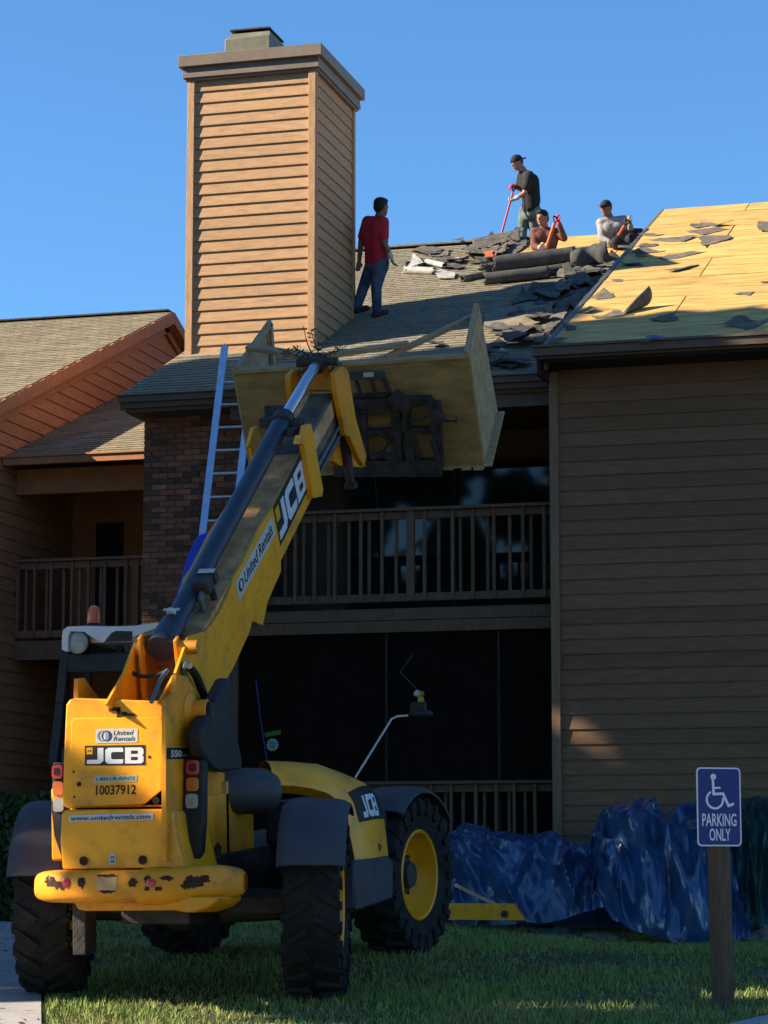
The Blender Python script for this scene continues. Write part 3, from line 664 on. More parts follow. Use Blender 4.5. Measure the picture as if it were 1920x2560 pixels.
def fender(cx, cy, yaw, side, a0, a1, r=.74, wd=.48, drop=0, off=0):
    c = tl(cx, cy, RW_); ax = Vector((math.cos(yaw) * side, math.sin(yaw) * side, 0)); fw = Vector((0, 0, 1)).cross(ax) * (-side if side < 0 else 1)
    fwd_ = Vector((-math.sin(yaw), math.cos(yaw), 0)); up_ = Vector((0, math.sin(-TILT) * 0, 1))
    def pt(u, v, rr):
        t = math.radians(a0 + (a1 - a0) * v); x = (u - .5) * wd + off
        edge = 1 - .05 * (abs(u - .5) * 2) ** 6
        p = c + ax * x + (-fwd_ * math.cos(t) + up_ * math.sin(t)) * rr * edge
        return p
    g = G(); g.grid(lambda u, v: pt(u, v, r), 10, 18); g.grid(lambda u, v: pt(1 - u, v, r - .02), 10, 18)
    if drop:   # flat rear flap hanging below the rear edge
        a = pt(0, 0, r); b = pt(1, 0, r)
        g.hexa([a - up_ * drop, b - up_ * drop, b - up_ * drop + fwd_ * .015, a - up_ * drop + fwd_ * .015, a, b, b + fwd_ * .015, a + fwd_ * .015])
    for (u0, v0) in ((0, 0), (1, 1)):
        pass
    g.grid(lambda u, v: pt(0 if True else 1, u, r - .02 * v), 18, 1); g.grid(lambda u, v: pt(1, u, r - .02 * v), 18, 1)
    return pp('mudguard', g, 'fender', smooth=True)
steer_r = math.radians(12.5); steer_f = math.radians(-9)
hx = .985
wheel(hx, 0, steer_r, 1); wheel(-hx, 0, steer_r, -1); hf = .845; wheel(hf, 2.79, steer_f, 1); wheel(-hx, 2.79, steer_f, -1)
fender(hx, 0, steer_r, 1, 22, 115, r=.74, wd=.47, drop=0)
g = G(); fc_ = tl(hx, 0, RW_)
fdx = Vector((math.cos(steer_r), math.sin(steer_r), 0)); fdn = Vector((math.sin(steer_r), -math.cos(steer_r), 0))
for sx in (-.09, .09):
    c = fc_ + fdx * sx + fdn * .735 + Vector((0, 0, .27)) - fdn * .045
    for k in range(4): g.add([p + fdn * .03 for p in [c + fdx * (.03 * math.cos(a)) + Vector((0, 0, .035 * math.sin(a) + .012 * k)) for a in (k, k + .5, k + 1.9, k + 2.4)]], [(0, 1, 2, 3)])
fender(-hx, 0, steer_r, -1, 16, 115, r=.74, wd=.46, drop=0, off=.0)
fender(hf, 2.79, steer_f, 1, 45, 140, r=.71, wd=.44)
fender(-hx, 2.79, steer_f, -1, 38, 150, r=.74, wd=.47)
# axles, chassis ------------------------------------------------------
g = G(); 
for y in (0, 2.79):
    g.tube([tl(-.85, y, RW_), tl(-.3, y, RW_)], [.10, .13], 10); g.tube([tl(.3, y, RW_), tl(.85, y, RW_)], [.13, .10], 10); g.ell(tl(0, y, RW_), .24, .2, .19)
pp('axle', g, 'steel', smooth=True)
g = G(); tbox(g, -.38, .38, -.5, 3.3, .62, 1.0); tbox(g, -.25, .25, -.6, 3.5, .55, .8)
pp('chassis', g, 'steel', bevel=.01)
g = G(); tbox(g, .30, .34, -.75, .55, .70, 1.42); tbox(g, -.34, -.30, -.75, .55, .70, 1.42)
pp('chassis_plate', g, 'yellow_w', bevel=.006)
# tower: two side plates carrying the boom pivot ------------------------
T2 = crop(140, 1520, 3.318)
side = [(915, 765), (985, 705), (1000, 560), (1085, 562), (1130, 640), (1175, 700), (1215, 800), (1250, 900), (1180, 1080), (1230, 1250), (1310, 1345), (1400, 1370), (1400, 1480), (1200, 2100), (915, 2100)]
plR = [onx(TX + .31, *T2(*p)) for p in side]
g = G().prism(plR, (-.035, 0, 0)); pp('tower_plate', g, 'yellow_w', bevel=.004)
plL = [Vector((TX - .47, max(p.y, 16.12), p.z)) for p in plR]
g = G().prism(plL, (.035, 0, 0)); pp('tower_plate', g, 'yellow_w', bevel=.004)
piv = onx(TX + .32, 492, 1776)
hub = onx(TX + .32, *T2(1120, 850))
g = G().lathe(hub - Vector((.02, 0, 0)), (1, 0, 0), [(.13, 0), (.13, .02), (.075, .05), (.075, .14), (.066, .15), (.06, .12), (0, .12)], 28)
pp('pivot_hub', g, 'yellow_w', smooth=True)
g = G(); tbox(g, -.34, .34, -.05, .0, 1.0, 1.5); pp('tower_cross_plate', g, 'boomdirt')
pp('pivot_pin', G().lathe(hub, (1, 0, 0), [(.05, 0), (.05, .155), (0, .155)], 18), 'steel', smooth=True)

# rear cover panel and counterweight ---------------------------------
C3 = crop(20, 1860, 2.592)
YP = 16.02
def py(x, y, Y=YP): return ony(Y, x, y)
pan = [T2(95, 1480), T2(80, 770), T2(110, 745), T2(905, 770), T2(900, 1480), C3(1005, 400), C3(360, 412)]
P = [py(*T2(60, 1300)), py(*T2(82, 800)), py(*T2(112, 758)), py(*T2(170, 745)), py(*T2(895, 772)), py(*T2(915, 790)), py(*C3(1012, 395)), py(*C3(990, 405)), py(*C3(375, 415)), py(*C3(352, 395))]
g = G().prism(P, (0, .55, 0)); cover = pp('rear_cover', g, 'yellow', bevel=.022)
# raised hatch on the cover
Hq = [T2(125, 940), T2(150, 915), T2(862, 905), T2(882, 925), C3(992, 300), C3(890, 385), C3(860, 393), C3(440, 405), C3(418, 388), C3(407, 60)]
g = G().prism([py(x, y, YP - .014) for x, y in Hq], (0, .016, 0)); hatch = pp('hatch', g, 'yellow', cover, bevel=.004)
g = G()
for (x, y, r) in ((*C3(460, 260), .017), (*C3(958, 366), .026), (*T2(775, 1235), .010), (*C3(425, 180), .008), (*C3(430, 343), .008)):
    c = py(x, y, YP - .0155); g.lathe(c, (0, -1, 0), [(r, 0), (r, .002), (0, .002)], 14)
c = py(*T2(485, 840), YP - .006); g.obox(c, (.04, 0, 0), (0, .005, 0), (0, 0, .013)); g.obox(c + Vector((.03, 0, -.03)), (.012, 0, 0), (0, .005, 0), (0, 0, .03))
c = py(*T2(600, 885), YP - .003); g.obox(c, (.045, 0, 0), (0, .004, 0), (0, 0, .008)); g.obox(c + Vector((-.03, 0, .012)), (.02, 0, 0), (0, .003, 0), (0, 0, .008))
pp('latch_and_holes', g, 'ink', cover)
# stickers: frame of the hatch plane
def frame_on_y(Y, p0, p1, p3):
    a = ony(Y, *p0); b = ony(Y, *p1); c = ony(Y, *p3); return a, b - a, c - a
def sticker(Y, p0, p1, p3, off=.0): # quad frame (lower left, lower right, upper left)
    O, U, V = frame_on_y(Y, p0, p1, p3); return O, U, V
YH = YP - .0155
O, U, V = sticker(YH, T2(240, 1308), T2(742, 1302), T2(240, 1142))
g = G(); decal(g, vf_poly([(0, 0), (1, 0), (1, 1), (0, 1)]), O, U, V, 0, 0, 1, 1, .0012); st = pp('maker_sticker', g, 'ink', hatch)
g = G(); decal(g, JCB, O, U, V, .03, .08, .94, .80, .0024); pp('logo', g, 'logow', st)
g = G(); decal(g, vf_poly([(0, 0), (1, 0), (1, 1), (0, 1)]), O, U, V, .03, .56, .10, .34, .0030); pp('emblem', g, 'yellow', st)
g = G(); decal(g, text2d('JCB', bold=.03), O, U, V, .045, .66, .07, .12, .0036, 0); pp('emblem_mark', g, 'ink', st)
def label_plate(Y, p0, p1, p3, parent, base='sticker', r=.12):
    O, U, V = sticker(Y, p0, p1, p3); asp = U.length / V.length
    g = G(); decal(g, vf_poly(rrect(asp, 1, r)), O, U, V, 0, 0, 1, 1, .0012); st = pp('sticker', g, base, parent); return st, O, U, V
st, O, U, V = label_plate(YH, T2(330, 1122), T2(678, 1116), T2(330, 1004), hatch)
v1 = tris2d([circ(.5, .5, .5, 24, .5)])
g = G(); decal(g, tris2d([circ(0, 0, 1, 28), circ(.12, 0, .62, 24, .86)]), O, U, V, .04, .12, .24, .76, .0020); pp('ring', g, 'greyp', st)
g = G(); decal(g, tris2d([circ(0, 0, 1, 28), circ(-.2, 0, .55, 24, .84)]), O, U, V, .14, .12, .25, .76, .0028); pp('ring', g, 'navy', st)
g = G(); decal(g, text2d('United', .25, .012), O, U, V, .43, .53, .48, .34, .0022); decal(g, text2d('Rentals', .25, .012), O, U, V, .42, .13, .53, .32, .0022); pp('lettering', g, 'ink', st)
st, O, U, V = label_plate(YH, T2(318, 1448), T2(672, 1440), T2(318, 1392), hatch, 'tealp')
g = G(); decal(g, text2d('1-800-UR-RENTS', .2, .012), O, U, V, .04, .24, .92, .52, .0022); pp('lettering', g, 'ink', st)
O, U, V = sticker(YH, C3(570, 332), C3(830, 326), C3(570, 268))
g = G(); decal(g, text2d('10037912', 0, .02), O, U, V, 0, 0, 1, 1, .0015); pp('fleet_number', g, 'ink', hatch)
# side plate number sticker
g = G(); O = onx(TX + .311, *T2(918, 1254)); U = onx(TX + .311, *T2(1098, 1252)) - O; V = onx(TX + .311, *T2(918, 1160)) - O
decal(g, vf_poly([(0, 0), (1, 0), (1, 1), (0, 1)]), O, U, V, 0, 0, 1, 1, .0012); st = pp('model_sticker', g, 'ink', TH)
g = G(); decal(g, text2d('550', 0, .03), O, U, V, .18, .18, .5, .62, .0024); decal(g, text2d('-170', 0, .01), O, U, V, .69, .2, .27, .26, .0024); pp('lettering', g, 'logow', st)
# counterweight: tapered casting, lofted to the bumper
def ringpts(Y, pts): return [ony(Y, *C3(*p)) for p in pts]
g = G()
A = [(340, 420), (1062, 420), (1112, 620), (1150, 790), (345, 800), (338, 620)]
P = [ony(15.93, *C3(x, y)) for x, y in ((345, 448), (365, 426), (1045, 420), (1066, 440), (1090, 620), (1140, 800), (350, 810), (335, 620))]
g.prism(P, (0, .7, 0)); cw = pp('counterweight', g, 'yellow', bevel=.03)
# bumper: swept rounded section
xs0, xs1 = ony(16.2, *C3(172, 900)).x, ony(16.12, *C3(1492, 880)).x
zt0 = ony(15.8, *C3(800, 815)).z; zb0 = ony(15.8, *C3(800, 1035)).z
def bump(u, v):
    x = xs0 + (xs1 - xs0) * u; e = abs(2 * u - 1); k = (1 - e ** 7) ** .5 if e < 1 else 0
    zc_ = (zt0 + zb0) / 2 + (.03 if u > .7 else 0) * min(1, (u - .7) * 5 if u > .7 else 0) ; hz = (zt0 - zb0) / 2 * (.4 + .6 * k) + (.012 if u > .6 else 0); hy = .16 * (.3 + .7 * k)
    t = 2 * math.pi * v; cz = math.copysign(abs(math.sin(t)) ** .62, math.sin(t)); cy = math.copysign(abs(math.cos(t)) ** .62, math.cos(t))
    yb = 15.93 + .34 * e ** 3 * 1.0
    return Vector((x, yb - cy * hy, zc_ + cz * hz))
g = G().grid(lambda u, v: bump(v, u), 28, 60); 
bp_ = pp('bumper', g, 'yellow_w', smooth=True)
P = [ony(15.88, *C3(x, y)) for x, y in ((445, 990), (1360, 990), (1350, 1020), (1300, 1060), (1200, 1092), (1140, 1090), (1080, 1078), (500, 1082), (450, 1070), (430, 1030))]
pp('lower_lip', G().prism(P, (0, .5, 0)), 'yellow_w', bp_, bevel=.02)
def facet(u_px, y_px, Y): return ony(Y, *C3(u_px, y_px))
g = G()
for (x, y, r) in ((490, 757, .031), (872, 752, .031)):
    c = ony(15.922, *C3(x, y)); g.lathe(c, (0, -1, 0), [(r, 0), (r, .002), (r * .8, .001), (0, .001)], 20)
pp('towing_hole', g, 'rust', cw)
g = G(); O, U, V = sticker(15.926, C3(655, 780), C3(700, 780), C3(655, 712)); decal(g, vf_poly([(0, 0), (1, 0), (1, 1), (0, 1)]), O, U, V, 0, 0, 1, 1, .001); st = pp('sticker', g, 'sticker', cw)
g = G(); decal(g, vf_poly(rrect(.6, .25, .05)), O, U, V, .2, .15, .6, .25, .002); decal(g, vf_poly(rrect(.6, .25, .05)), O, U, V, .2, .55, .6, .25, .002); pp('print', g, 'greyp', st)
st, O, U, V = label_plate(15.926, C3(392, 506), C3(942, 492), C3(392, 460), cw)
g = G(); decal(g, text2d('www.unitedrentals.com', .2, .018), O, U, V, .03, .18, .94, .64, .0022); pp('lettering', g, 'ink', st)
# bumper details follow its front face
def bfront(x, y, d=0):
    lo, hi = 0.0, 1.0
    p0 = ony(15.78, *C3(x, y)); u = (p0.x - xs0) / (xs1 - xs0); best = None
    for k in range(-16, 17):
        q = bump(u, k / 80.0)
        if best is None or abs(q.z - p0.z) < abs(best.z - p0.z): best = q
    return best + Vector((0, -.004 - d, 0))
def chip(g, pts, m=0, d=0):
    P = [bfront(x, y, d) for x, y in pts]; n = len(P); c = sum(P, Vector()) / n
    vs = [c + Vector((0, -.002, 0))] + P
    g.add(vs, [(0, i + 1, (i + 1) % n + 1) for i in range(n)], m)
g = G()
def blotch(cx, cy, rx, ry, sd, n=22):
    r_ = random.Random(sd); return [(cx + rx * math.cos(2 * math.pi * i / n) * (1 + r_.uniform(-.3, .3)), cy - ry * math.sin(2 * math.pi * i / n) * (1 + r_.uniform(-.35, .35))) for i in range(n)]
chip(g, blotch(235, 890, 45, 38, 1)); chip(g, blotch(300, 915, 60, 26, 2), 0, .001); chip(g, blotch(477, 895, 26, 32, 3)); chip(g, blotch(1175, 890, 52, 38, 4)); chip(g, blotch(1130, 915, 36, 20, 5), 0, .001)
chip(g, blotch(1225, 875, 28, 22, 51), 0, .0015)
chip(g, blotch(1018, 870, 36, 15, 6)); chip(g, blotch(905, 880, 22, 30, 7)); chip(g, blotch(970, 935, 26, 9, 8)); chip(g, blotch(640, 853, 68, 10, 9)); chip(g, blotch(635, 958, 62, 7, 10)); chip(g, blotch(900, 940, 14, 12, 11))
chip(g, blotch(812, 898, 30, 28, 12))
pp('rust_chips', g, 'rust', bp_)
g = G(); chip(g, [(572, 862), (712, 862), (705, 950), (578, 950)], 0, .002); pp('towing_recess', g, 'boomdirt', bp_)
for x, y in ((372, 904), (925, 896)):
    c = bfront(x, y, .002); g = G().lathe(c, (0, -1, 0), [(.030, -.01), (.030, .006), (.022, .010), (0, .010)], 18); pp('reflector', g, 'red', bp_, smooth=True)
g = G(); P = [onx(TX + .345, *C3(*p)) for p in blotch(1362, 680, 20, 45, 13)]; g.prism(P, (.003, 0, 0)); pp('rust_chips', g, 'rust', TH)
# tail lamp clusters
def cluster(pts, lamps, Y, dy):
    g = G().prism([ony(Y, *p) for p in pts], (0, dy, 0)); cl = pp('tail_lamp', g, 'black', bevel=.008)
    for (x, y, rx, ry, m) in lamps:
        c = ony(Y, x, y); ppm = FPX / depth_of(c); a, b = rx / ppm, ry / ppm
        vf = rrect(2 * a, 2 * b, min(a, b) * .55)
        g = G().prism([c + Vector((u - a, 0, v - b)) for u, v in vf], (0, -.014, 0)); ln = pp('lens', g, m, cl, bevel=.004)
        if m == 'red':
            vf = rrect(1.1 * a, 1.1 * b, min(a, b) * .3); g = G().prism([c + Vector((u - .55 * a, -.0145, v - .55 * b)) for u, v in vf], (0, -.004, 0)); pp('reflector_square', g, 'rust', ln)
cluster([C3(1150, 92), C3(1265, 100), C3(1262, 500), C3(1248, 700), C3(1215, 745), C3(1170, 735), C3(1135, 640), C3(1128, 480)],
        [(*C3(1200, 152), 17, 18, 'red'), (*C3(1198, 262), 16, 17, 'orange'), (*C3(1193, 370), 16, 18, 'lens')], 16.18, .10)
cluster([C3(292, 118), C3(400, 118), C3(400, 735), C3(345, 735), C3(300, 600), C3(278, 420)],
        [(*C3(322, 180), 14, 17, 'red'), (*C3(328, 288), 14, 17, 'orange'), (*C3(330, 395), 14, 17, 'lens')], 16.20, .10)
g = G(); tbox(g, -.66, -.47, -.85, -.6, 1.0, 1.5); pp('lamp_bracket', g, 'yellow_w', bevel=.02)
g = G(); c = onx(TX + .35, *C3(1280, 282)); g.obox(c, (.001, 0, 0), (0, .035, 0), (0, 0, .028)); pp('sticker', g, 'tealp', TH)

# boom -----------------------------------------------------------------
B4 = crop(400, 860, 2.764)
XRb, XLb = TX + .24, TX - .16
Xc = TX + .04
ol = [T2(860, 790), T2(1000, 530), T2(1070, 330), T2(1100, 240), T2(1140, 222), T2(1250, 190), T2(1310, 120), T2(1340, 70), B4(420, 1850), B4(480, 1720), B4(520, 1600), B4(560, 1540), B4(690, 1270), B4(780, 1130), B4(985, 740),
      B4(1000, 760), B4(1050, 1065), B4(835, 1500), B4(838, 1570), B4(745, 1780), B4(712, 1945), B4(640, 1915), T2(1600, 215), T2(1480, 480), T2(1420, 590), T2(1290, 830), T2(1200, 720), T2(1150, 900), T2(1000, 900)]
PR = [onx(XRb, *p) for p in ol]
bm_ = pp('boom', G().prism(PR, (-.022, 0, 0)), 'yellow', bevel=.003)
# left plate: same profile moved across
pp('boom_side_plate', G().prism([Vector((XLb, p.y, p.z)) for p in PR], (.022, 0, 0)), 'yellow', bm_, bevel=.003)
e0 = onx(XRb, *B4(690, 1270)); e1 = onx(XRb, *B4(985, 740)); dB = (e1 - e0); dB.x = 0; dB.normalize(); nB = Vector((0, -dB.z, dB.y))
ax0 = Vector((TX, e0.y, e0.z)) 
def bb(g, t0, t1, xa, xb_, n0, n1, m=0):
    o = ax0 + dB * t0 + nB * n0; o1 = ax0 + dB * t1 + nB * n0; h = nB * (n1 - n0)
    return g.hexa([o + Vector((xa, 0, 0)), o + Vector((xb_, 0, 0)), o1 + Vector((xb_, 0, 0)), o1 + Vector((xa, 0, 0)), o + h + Vector((xa, 0, 0)), o + h + Vector((xb_, 0, 0)), o1 + h + Vector((xb_, 0, 0)), o1 + h + Vector((xa, 0, 0))], m)
tC = (e1 - e0).dot(dB)
g = G(); bb(g, -1.55, tC + .02, -.135, .215, -.36, -.035); pp('boom_top', g, 'boomdirt', bm_)
g = G(); bb(g, -1.9, -1.5, -.135, .215, -.52, -.42); pp('boom_floor', g, 'boomdirt', bm_)
# collar at the end of the outer section
col = [onx(XRb + .05, *B4(*p)) for p in ((1015, 560), (1045, 550), (1130, 1010), (1122, 1055), (1060, 1065), (1000, 700), (985, 690))]
g = G().prism(col, (-.05, 0, 0)); g.hexa([onx(XRb + .05, *B4(*q)) + Vector((dx, 0, 0)) for q, dx in (((960, 690), -.05), ((1000, 690), 0), ((1000, 690), 0), ((960, 690), -.05))] + [onx(XRb + .05, *B4(*q)) + Vector((dx, 0, 0)) for q, dx in (((975, 630), -.05), ((1030, 615), 0), ((1030, 615), 0), ((975, 630), -.05))])
pp('boom_collar', g, 'yellow', bm_, bevel=.006)
g = G().prism([Vector((XLb - .0, p.y, p.z)) for p in col], (-.03, 0, 0)); pp('boom_collar', g, 'yellow', bm_, bevel=.006)
# inner section
A5 = crop(560, 740, 2.304); A6 = crop(620, 860, 2.592)
ti = (onx(TX + .185, *A6(560, 310)) - ax0).dot(dB); ni = (onx(TX + .185, *A6(560, 310)) - ax0).dot(nB)
inner = G(); bb(inner, tC - .3, ti, -.12, .185, ni - .42, ni); sec = pp('inner_section', inner, 'boomgrey', bm_, bevel=.02)
g = G(); bb(g, tC - .3, ti + .02, .186, .192, ni - .16, ni - .02); bb(g, tC - .3, ti, -.12, -.02, ni, ni + .012); pp('wear_strip', g, 'boomdirt', sec)
g = G(); bb(g, tC, ti, .195, .21, ni - .36, ni - .34); g.tube([ax0 + dB * (tC - .1) + nB * (ni - .27) + Vector((.21, 0, 0)), ax0 + dB * (ti - .05) + nB * (ni - .27) + Vector((.21, 0, 0))], .012, 8); pp('hose_pipe', g, 'hose', sec)
# head plates
hp = [A6(*p) for p in ((568, 190), (600, 145), (640, 150), (655, 200), (700, 480), (740, 620), (772, 730), (755, 790), (720, 740), (660, 600), (632, 590), (600, 420), (575, 300))]
PH = [onx(TX + .26, *p) for p in hp]
hd = pp('boom_head', G().prism(PH, (-.05, 0, 0)), 'yellow_w', bm_, bevel=.008)
pp('head_plate', G().prism([p - Vector((.40, 0, 0)) for p in PH], (-.05, 0, 0)), 'yellow_w', hd, bevel=.008)
yh = onx(TX + .2, *A6(570, 200)).y
cpl = [(320, 215), (350, 160), (420, 130), (500, 130), (570, 190), (575, 300), (400, 300), (345, 270)]
pp('head_cross_plate', G().prism([ony(yh + .05, *A6(*p)) for p in cpl], (0, .06, 0)), 'yellow_w', hd, bevel=.006)
hl = [A6(*p) for p in ((560, 700), (600, 640), (700, 700), (768, 790), (740, 800), (600, 790), (560, 760))]
pp('head_lower_plate', G().prism([onx(TX + .12, *p) for p in hl], (-.06, 0, 0)), 'yellow_w', hd, bevel=.006)
g = G(); a = onx(TX + .16, *A6(625, 600)); b = onx(TX + .16, *A6(665, 900)); g.tube([a, b], .04, 12); g.tube([a - (b - a) * .08, a + (b - a) * .06], .065, 12); g.tube([b, b + (b - a) * .1], .06, 12); pp('tilt_cylinder', g, 'steel', hd, smooth=True)
# extension cylinder on top
q0 = onx(Xc, *T2(870, 330)); q1 = onx(Xc, *A6(225, 500)); q2 = onx(Xc, *A6(440, 135))
dC = (q1 - q0).normalized()
ppmc = FPX / depth_of(q1); rC = .075
g = G().tube([q0 - dC * .02, q0 + dC * .30, q0 + dC * .32, q1], [.10, .092, rC, rC], 28)
cy = pp('extension_cylinder', g, 'cyl', bm_, smooth=True)
g = G().tube([q1 - dC * .06, q1 - dC * .055, q1 + dC * .05, q1 + dC * .055, q1 + dC * .09], [.077, .093, .093, .07, .066], 28); pp('gland', g, 'steel', cy, smooth=True)
g = G().tube([q1, q2], .047, 24); pp('rod', g, 'chrome', cy, smooth=True)
g = G().tube([q2 - dC * .03, q2 + dC * .09], .075, 16); g.tube([q2 + Vector((-.18, 0, .0)) + dC * .05, q2 + Vector((.18, 0, 0)) + dC * .05], .035, 14); pp('rod_eye', g, 'steel', cy, smooth=True)
g = G().tube([q0 + Vector((-.19, 0, 0)), q0 + Vector((-.115, 0, 0))], .05, 16).tube([q0 + Vector((.115, 0, 0)), q0 + Vector((.275, 0, 0))], .05, 16)
pp('cylinder_pin', g, 'yellow_w', bm_, smooth=True)
g = G().obox(q0 + Vector((-.13, .0, -.18)), (.012, 0, 0), (0, .03, .02), (0, -.06, .26)).obox(q0 + Vector((.13, .0, -.1)), (.012, 0, 0), (0, .03, .02), (0, -.05, .16)); pp('pin_lug', g, 'yellow_w', bm_, bevel=.004)
g = G().tube([q0 + dC * .3 + nB * .09, q0 + dC * .33 + nB * .1], .035, 8); g.obox(q0 + dC * .33 + nB * .108, (.06, 0, 0), dC * .012, nB * .004); pp('rod_sticker', g, 'sticker', cy)
# valve block and hoses beside the cylinder
v0 = onx(TX + .14, *B4(330, 1610)); 
g = G().obox(v0, (.07, 0, 0), dB * .035, nB * .05).obox(v0 - dB * .05, (.05, 0, 0), dB * .02, nB * .035).obox(v0 - dB * .12 + nB * .0, (.06, 0, 0), dB * .06, nB * .05); pp('valve_block', g, 'steel', bm_, bevel=.005)
g = G().obox(v0 + nB * .02 - dB * .0, (.062, 0, 0), dB * .028, nB * .036); pp('fittings', g, 'sticker', bm_, bevel=.006)
def hosepx(pts, X, r, m='black', parent=TH, name='hose'):
    P = [onx(X if not isinstance(X, (list, tuple)) else X[i], *p) for i, p in enumerate(pts)]
    # smooth
    Q = []
    for i in range(len(P) - 1):
        p0 = P[max(i - 1, 0)]; p1 = P[i]; p2 = P[i + 1]; p3 = P[min(i + 2, len(P) - 1)]
        for k in range(6):
            t = k / 6; Q.append(.5 * ((2 * p1) + (p2 - p0) * t + (2 * p0 - 5 * p1 + 4 * p2 - p3) * t * t + (3 * p1 - p0 - 3 * p2 + p3) * t ** 3))
    Q.append(P[-1]); return pp(name, G().tube(Q, r, 8), m, parent, smooth=True)
hosepx([B4(300, 1700), B4(280, 1760), B4(300, 1830), B4(320, 1950)], TX + .14, .022, 'hose', bm_)
hosepx([B4(350, 1680), B4(380, 1800), B4(340, 1920), B4(300, 1990)], TX + .17, .026, 'black', bm_)
hosepx([B4(240, 1830), B4(190, 1890), B4(140, 1980), B4(60, 2020)], TX + .10, .026, 'cyl', bm_)
hosepx([T2(600, 520), T2(700, 565), T2(820, 560), T2(925, 520)], [TX - .17, TX - .08, TX + .05, TX + .19], .015, 'black', bm_)
hosepx([T2(790, 780), T2(830, 690), T2(870, 590), T2(925, 520)], TX + .2, .016, 'hose', bm_)
hosepx([T2(1075, 560), T2(1065, 500), T2(1085, 460), T2(1120, 500)], TX + .27, .018, 'hose', TH)
for k in range(3):
    hosepx([T2(1090 + 10 * k, 480), T2(1150 + 10 * k, 560), T2(1200 + 10 * k, 680), T2(1250 + 6 * k, 800), T2(1290 + 6 * k, 880)], TX + .29 + .02 * k, .022, 'black', TH)
# black dangling parts by the collar
g = G(); a = onx(TX + .14, *A6(320, 500))
for k, (dx, dy) in enumerate(((0, 0), (18, 30), (35, 45), (-15, 50), (-40, 60), (10, -10))):
    c = onx(TX + .16, *A6(320 + dx, 510 + dy)); g.obox(c, (.03, .01, 0), (0, .03, .01), (.01, 0, .035))
a = onx(TX - .2, *A6(150, 420))
for dx, dy, sx, sz in ((0, 0, .05, .03), (-10, 40, .03, .05), (-35, 90, .045, .04), (30, 10, .05, .02), (-20, 70, .03, .04), (60, 0, .04, .03)):
    c = onx(TX - .22, *A6(150 + dx, 420 + dy)); g.obox(c, (sx, .01, 0), (0, .03, .01), (.0, 0, sz))
pp('hose_clamps', g, 'steel', bm_, bevel=.006)
# decals along the boom's right side
XD = XRb
O = onx(XD, *B4(832, 1398)); U = onx(XD, *B4(1026, 1000)) - O; V = onx(XD, *B4(778, 1128)) - O
g = G(); decal(g, vf_poly([(0, 0), (1, 0), (1, 1), (0, 1)]), O, U, V, 0, 0, 1, 1, .0015); st = pp('maker_sticker', g, 'ink', bm_)
g = G(); decal(g, JCB, O, U, V, .03, .10, .93, .76, .003); pp('logo', g, 'logow', st)
g = G(); decal(g, vf_poly([(0, 0), (1, 0), (1, 1), (0, 1)]), O, U, V, .03, .55, .11, .33, .004); pp('emblem', g, 'yellow', st)
O = onx(XD, *B4(548, 1775)); U = onx(XD, *B4(798, 1308)) - O; V = onx(XD, *B4(520, 1650)) - O
g = G(); decal(g, vf_poly(rrect(4, 1, .12)), O, U, V, 0, 0, 1, 1, .0015); st = pp('rental_sticker', g, 'sticker', bm_)
g = G(); decal(g, tris2d([circ(0, 0, 1, 24), circ(.1, 0, .5, 20, .8)]), O, U, V, .04, .2, .12, .6, .003); decal(g, text2d('United Rentals', .2, .015), O, U, V, .19, .2, .76, .62, .003); pp('lettering', g, 'ink', st)
# small lugs under the boom side
g = G()
for x, y in ((755, 1480), (690, 1620), (680, 1700), (665, 1780), (610, 1860)):
    c = onx(XD + .002, *B4(x, y)); g.obox(c, (.004, 0, 0), dB * .035, nB * .01)
pp('side_lug', g, 'yellow_w', bm_, bevel=.003)

# black cover beside the tower, air intake, engine cover -------------------
P4 = crop(500, 1680, 4.1475); P5 = crop(460, 1700, 2.304)
g = G().prism([onx(TX + .47, *P4(*p)) for p in ((290, 70), (325, 60), (355, 420), (400, 700), (440, 900), (440, 1010), (235, 1035), (120, 980), (40, 860), (0, 700), (0, 640), (110, 400))], (-.10, 0, 0))
pp('hose_guard', g, 'black', bevel=.02)
g = G(); c0 = ony(17.35, 655, 1978); g.tube([c0 + Vector((-.34, -.25, 0)), c0 + Vector((-.20, -.16, 0)), c0, c0 + Vector((.03, .05, 0))], [.13, .165, .165, .15], 24); 
pp('air_intake', g, 'fender', smooth=True)
g = G().obox(c0 + Vector((-.33, -.24, -.02)), (.08, 0, 0), (0, .07, 0), (0, 0, .17)); pp('intake_box', g, 'black', bevel=.02)
Lc = [(677, 1962, 17.3), (730, 1964, 17.42), (780, 1971, 17.55), (815, 1981, 17.66), (838, 1996, 17.76), (855, 2022, 17.82), (868, 2062, 17.85), (879, 2106, 17.88), (888, 2153, 17.9)]
Uc = [(652, 1904, 17.55), (720, 1906, 17.8), (790, 1912, 18.05), (855, 1936, 18.3), (915, 1962, 18.5), (946, 1996, 18.58), (960, 2046, 18.62), (966, 2094, 18.64), (971, 2138, 18.66)]
def lerp3(L, t):
    f = t * (len(L) - 1); i = min(int(f), len(L) - 2); f -= i; return [L[i][k] * (1 - f) + L[i + 1][k] * f for k in range(3)]
def cov(u, v):
    a = lerp3(Lc, u); b = lerp3(Uc, u); A = ony(a[2], a[0], a[1]); B = ony(b[2], b[0], b[1])
    p = A.lerp(B, v); bul = math.sin(math.pi * v) ** .7; k = min(1, max(0, (u - .55) / .3))
    return p + Vector((.05 * bul * (1 - k) + .05 * bul * k, -.05 * bul, .05 * bul * (1 - k)))
g = G().grid(cov, 40, 10); g.grid(lambda u, v: cov(u, 1 - v) + Vector((-.06, .10, -.05)), 40, 10)
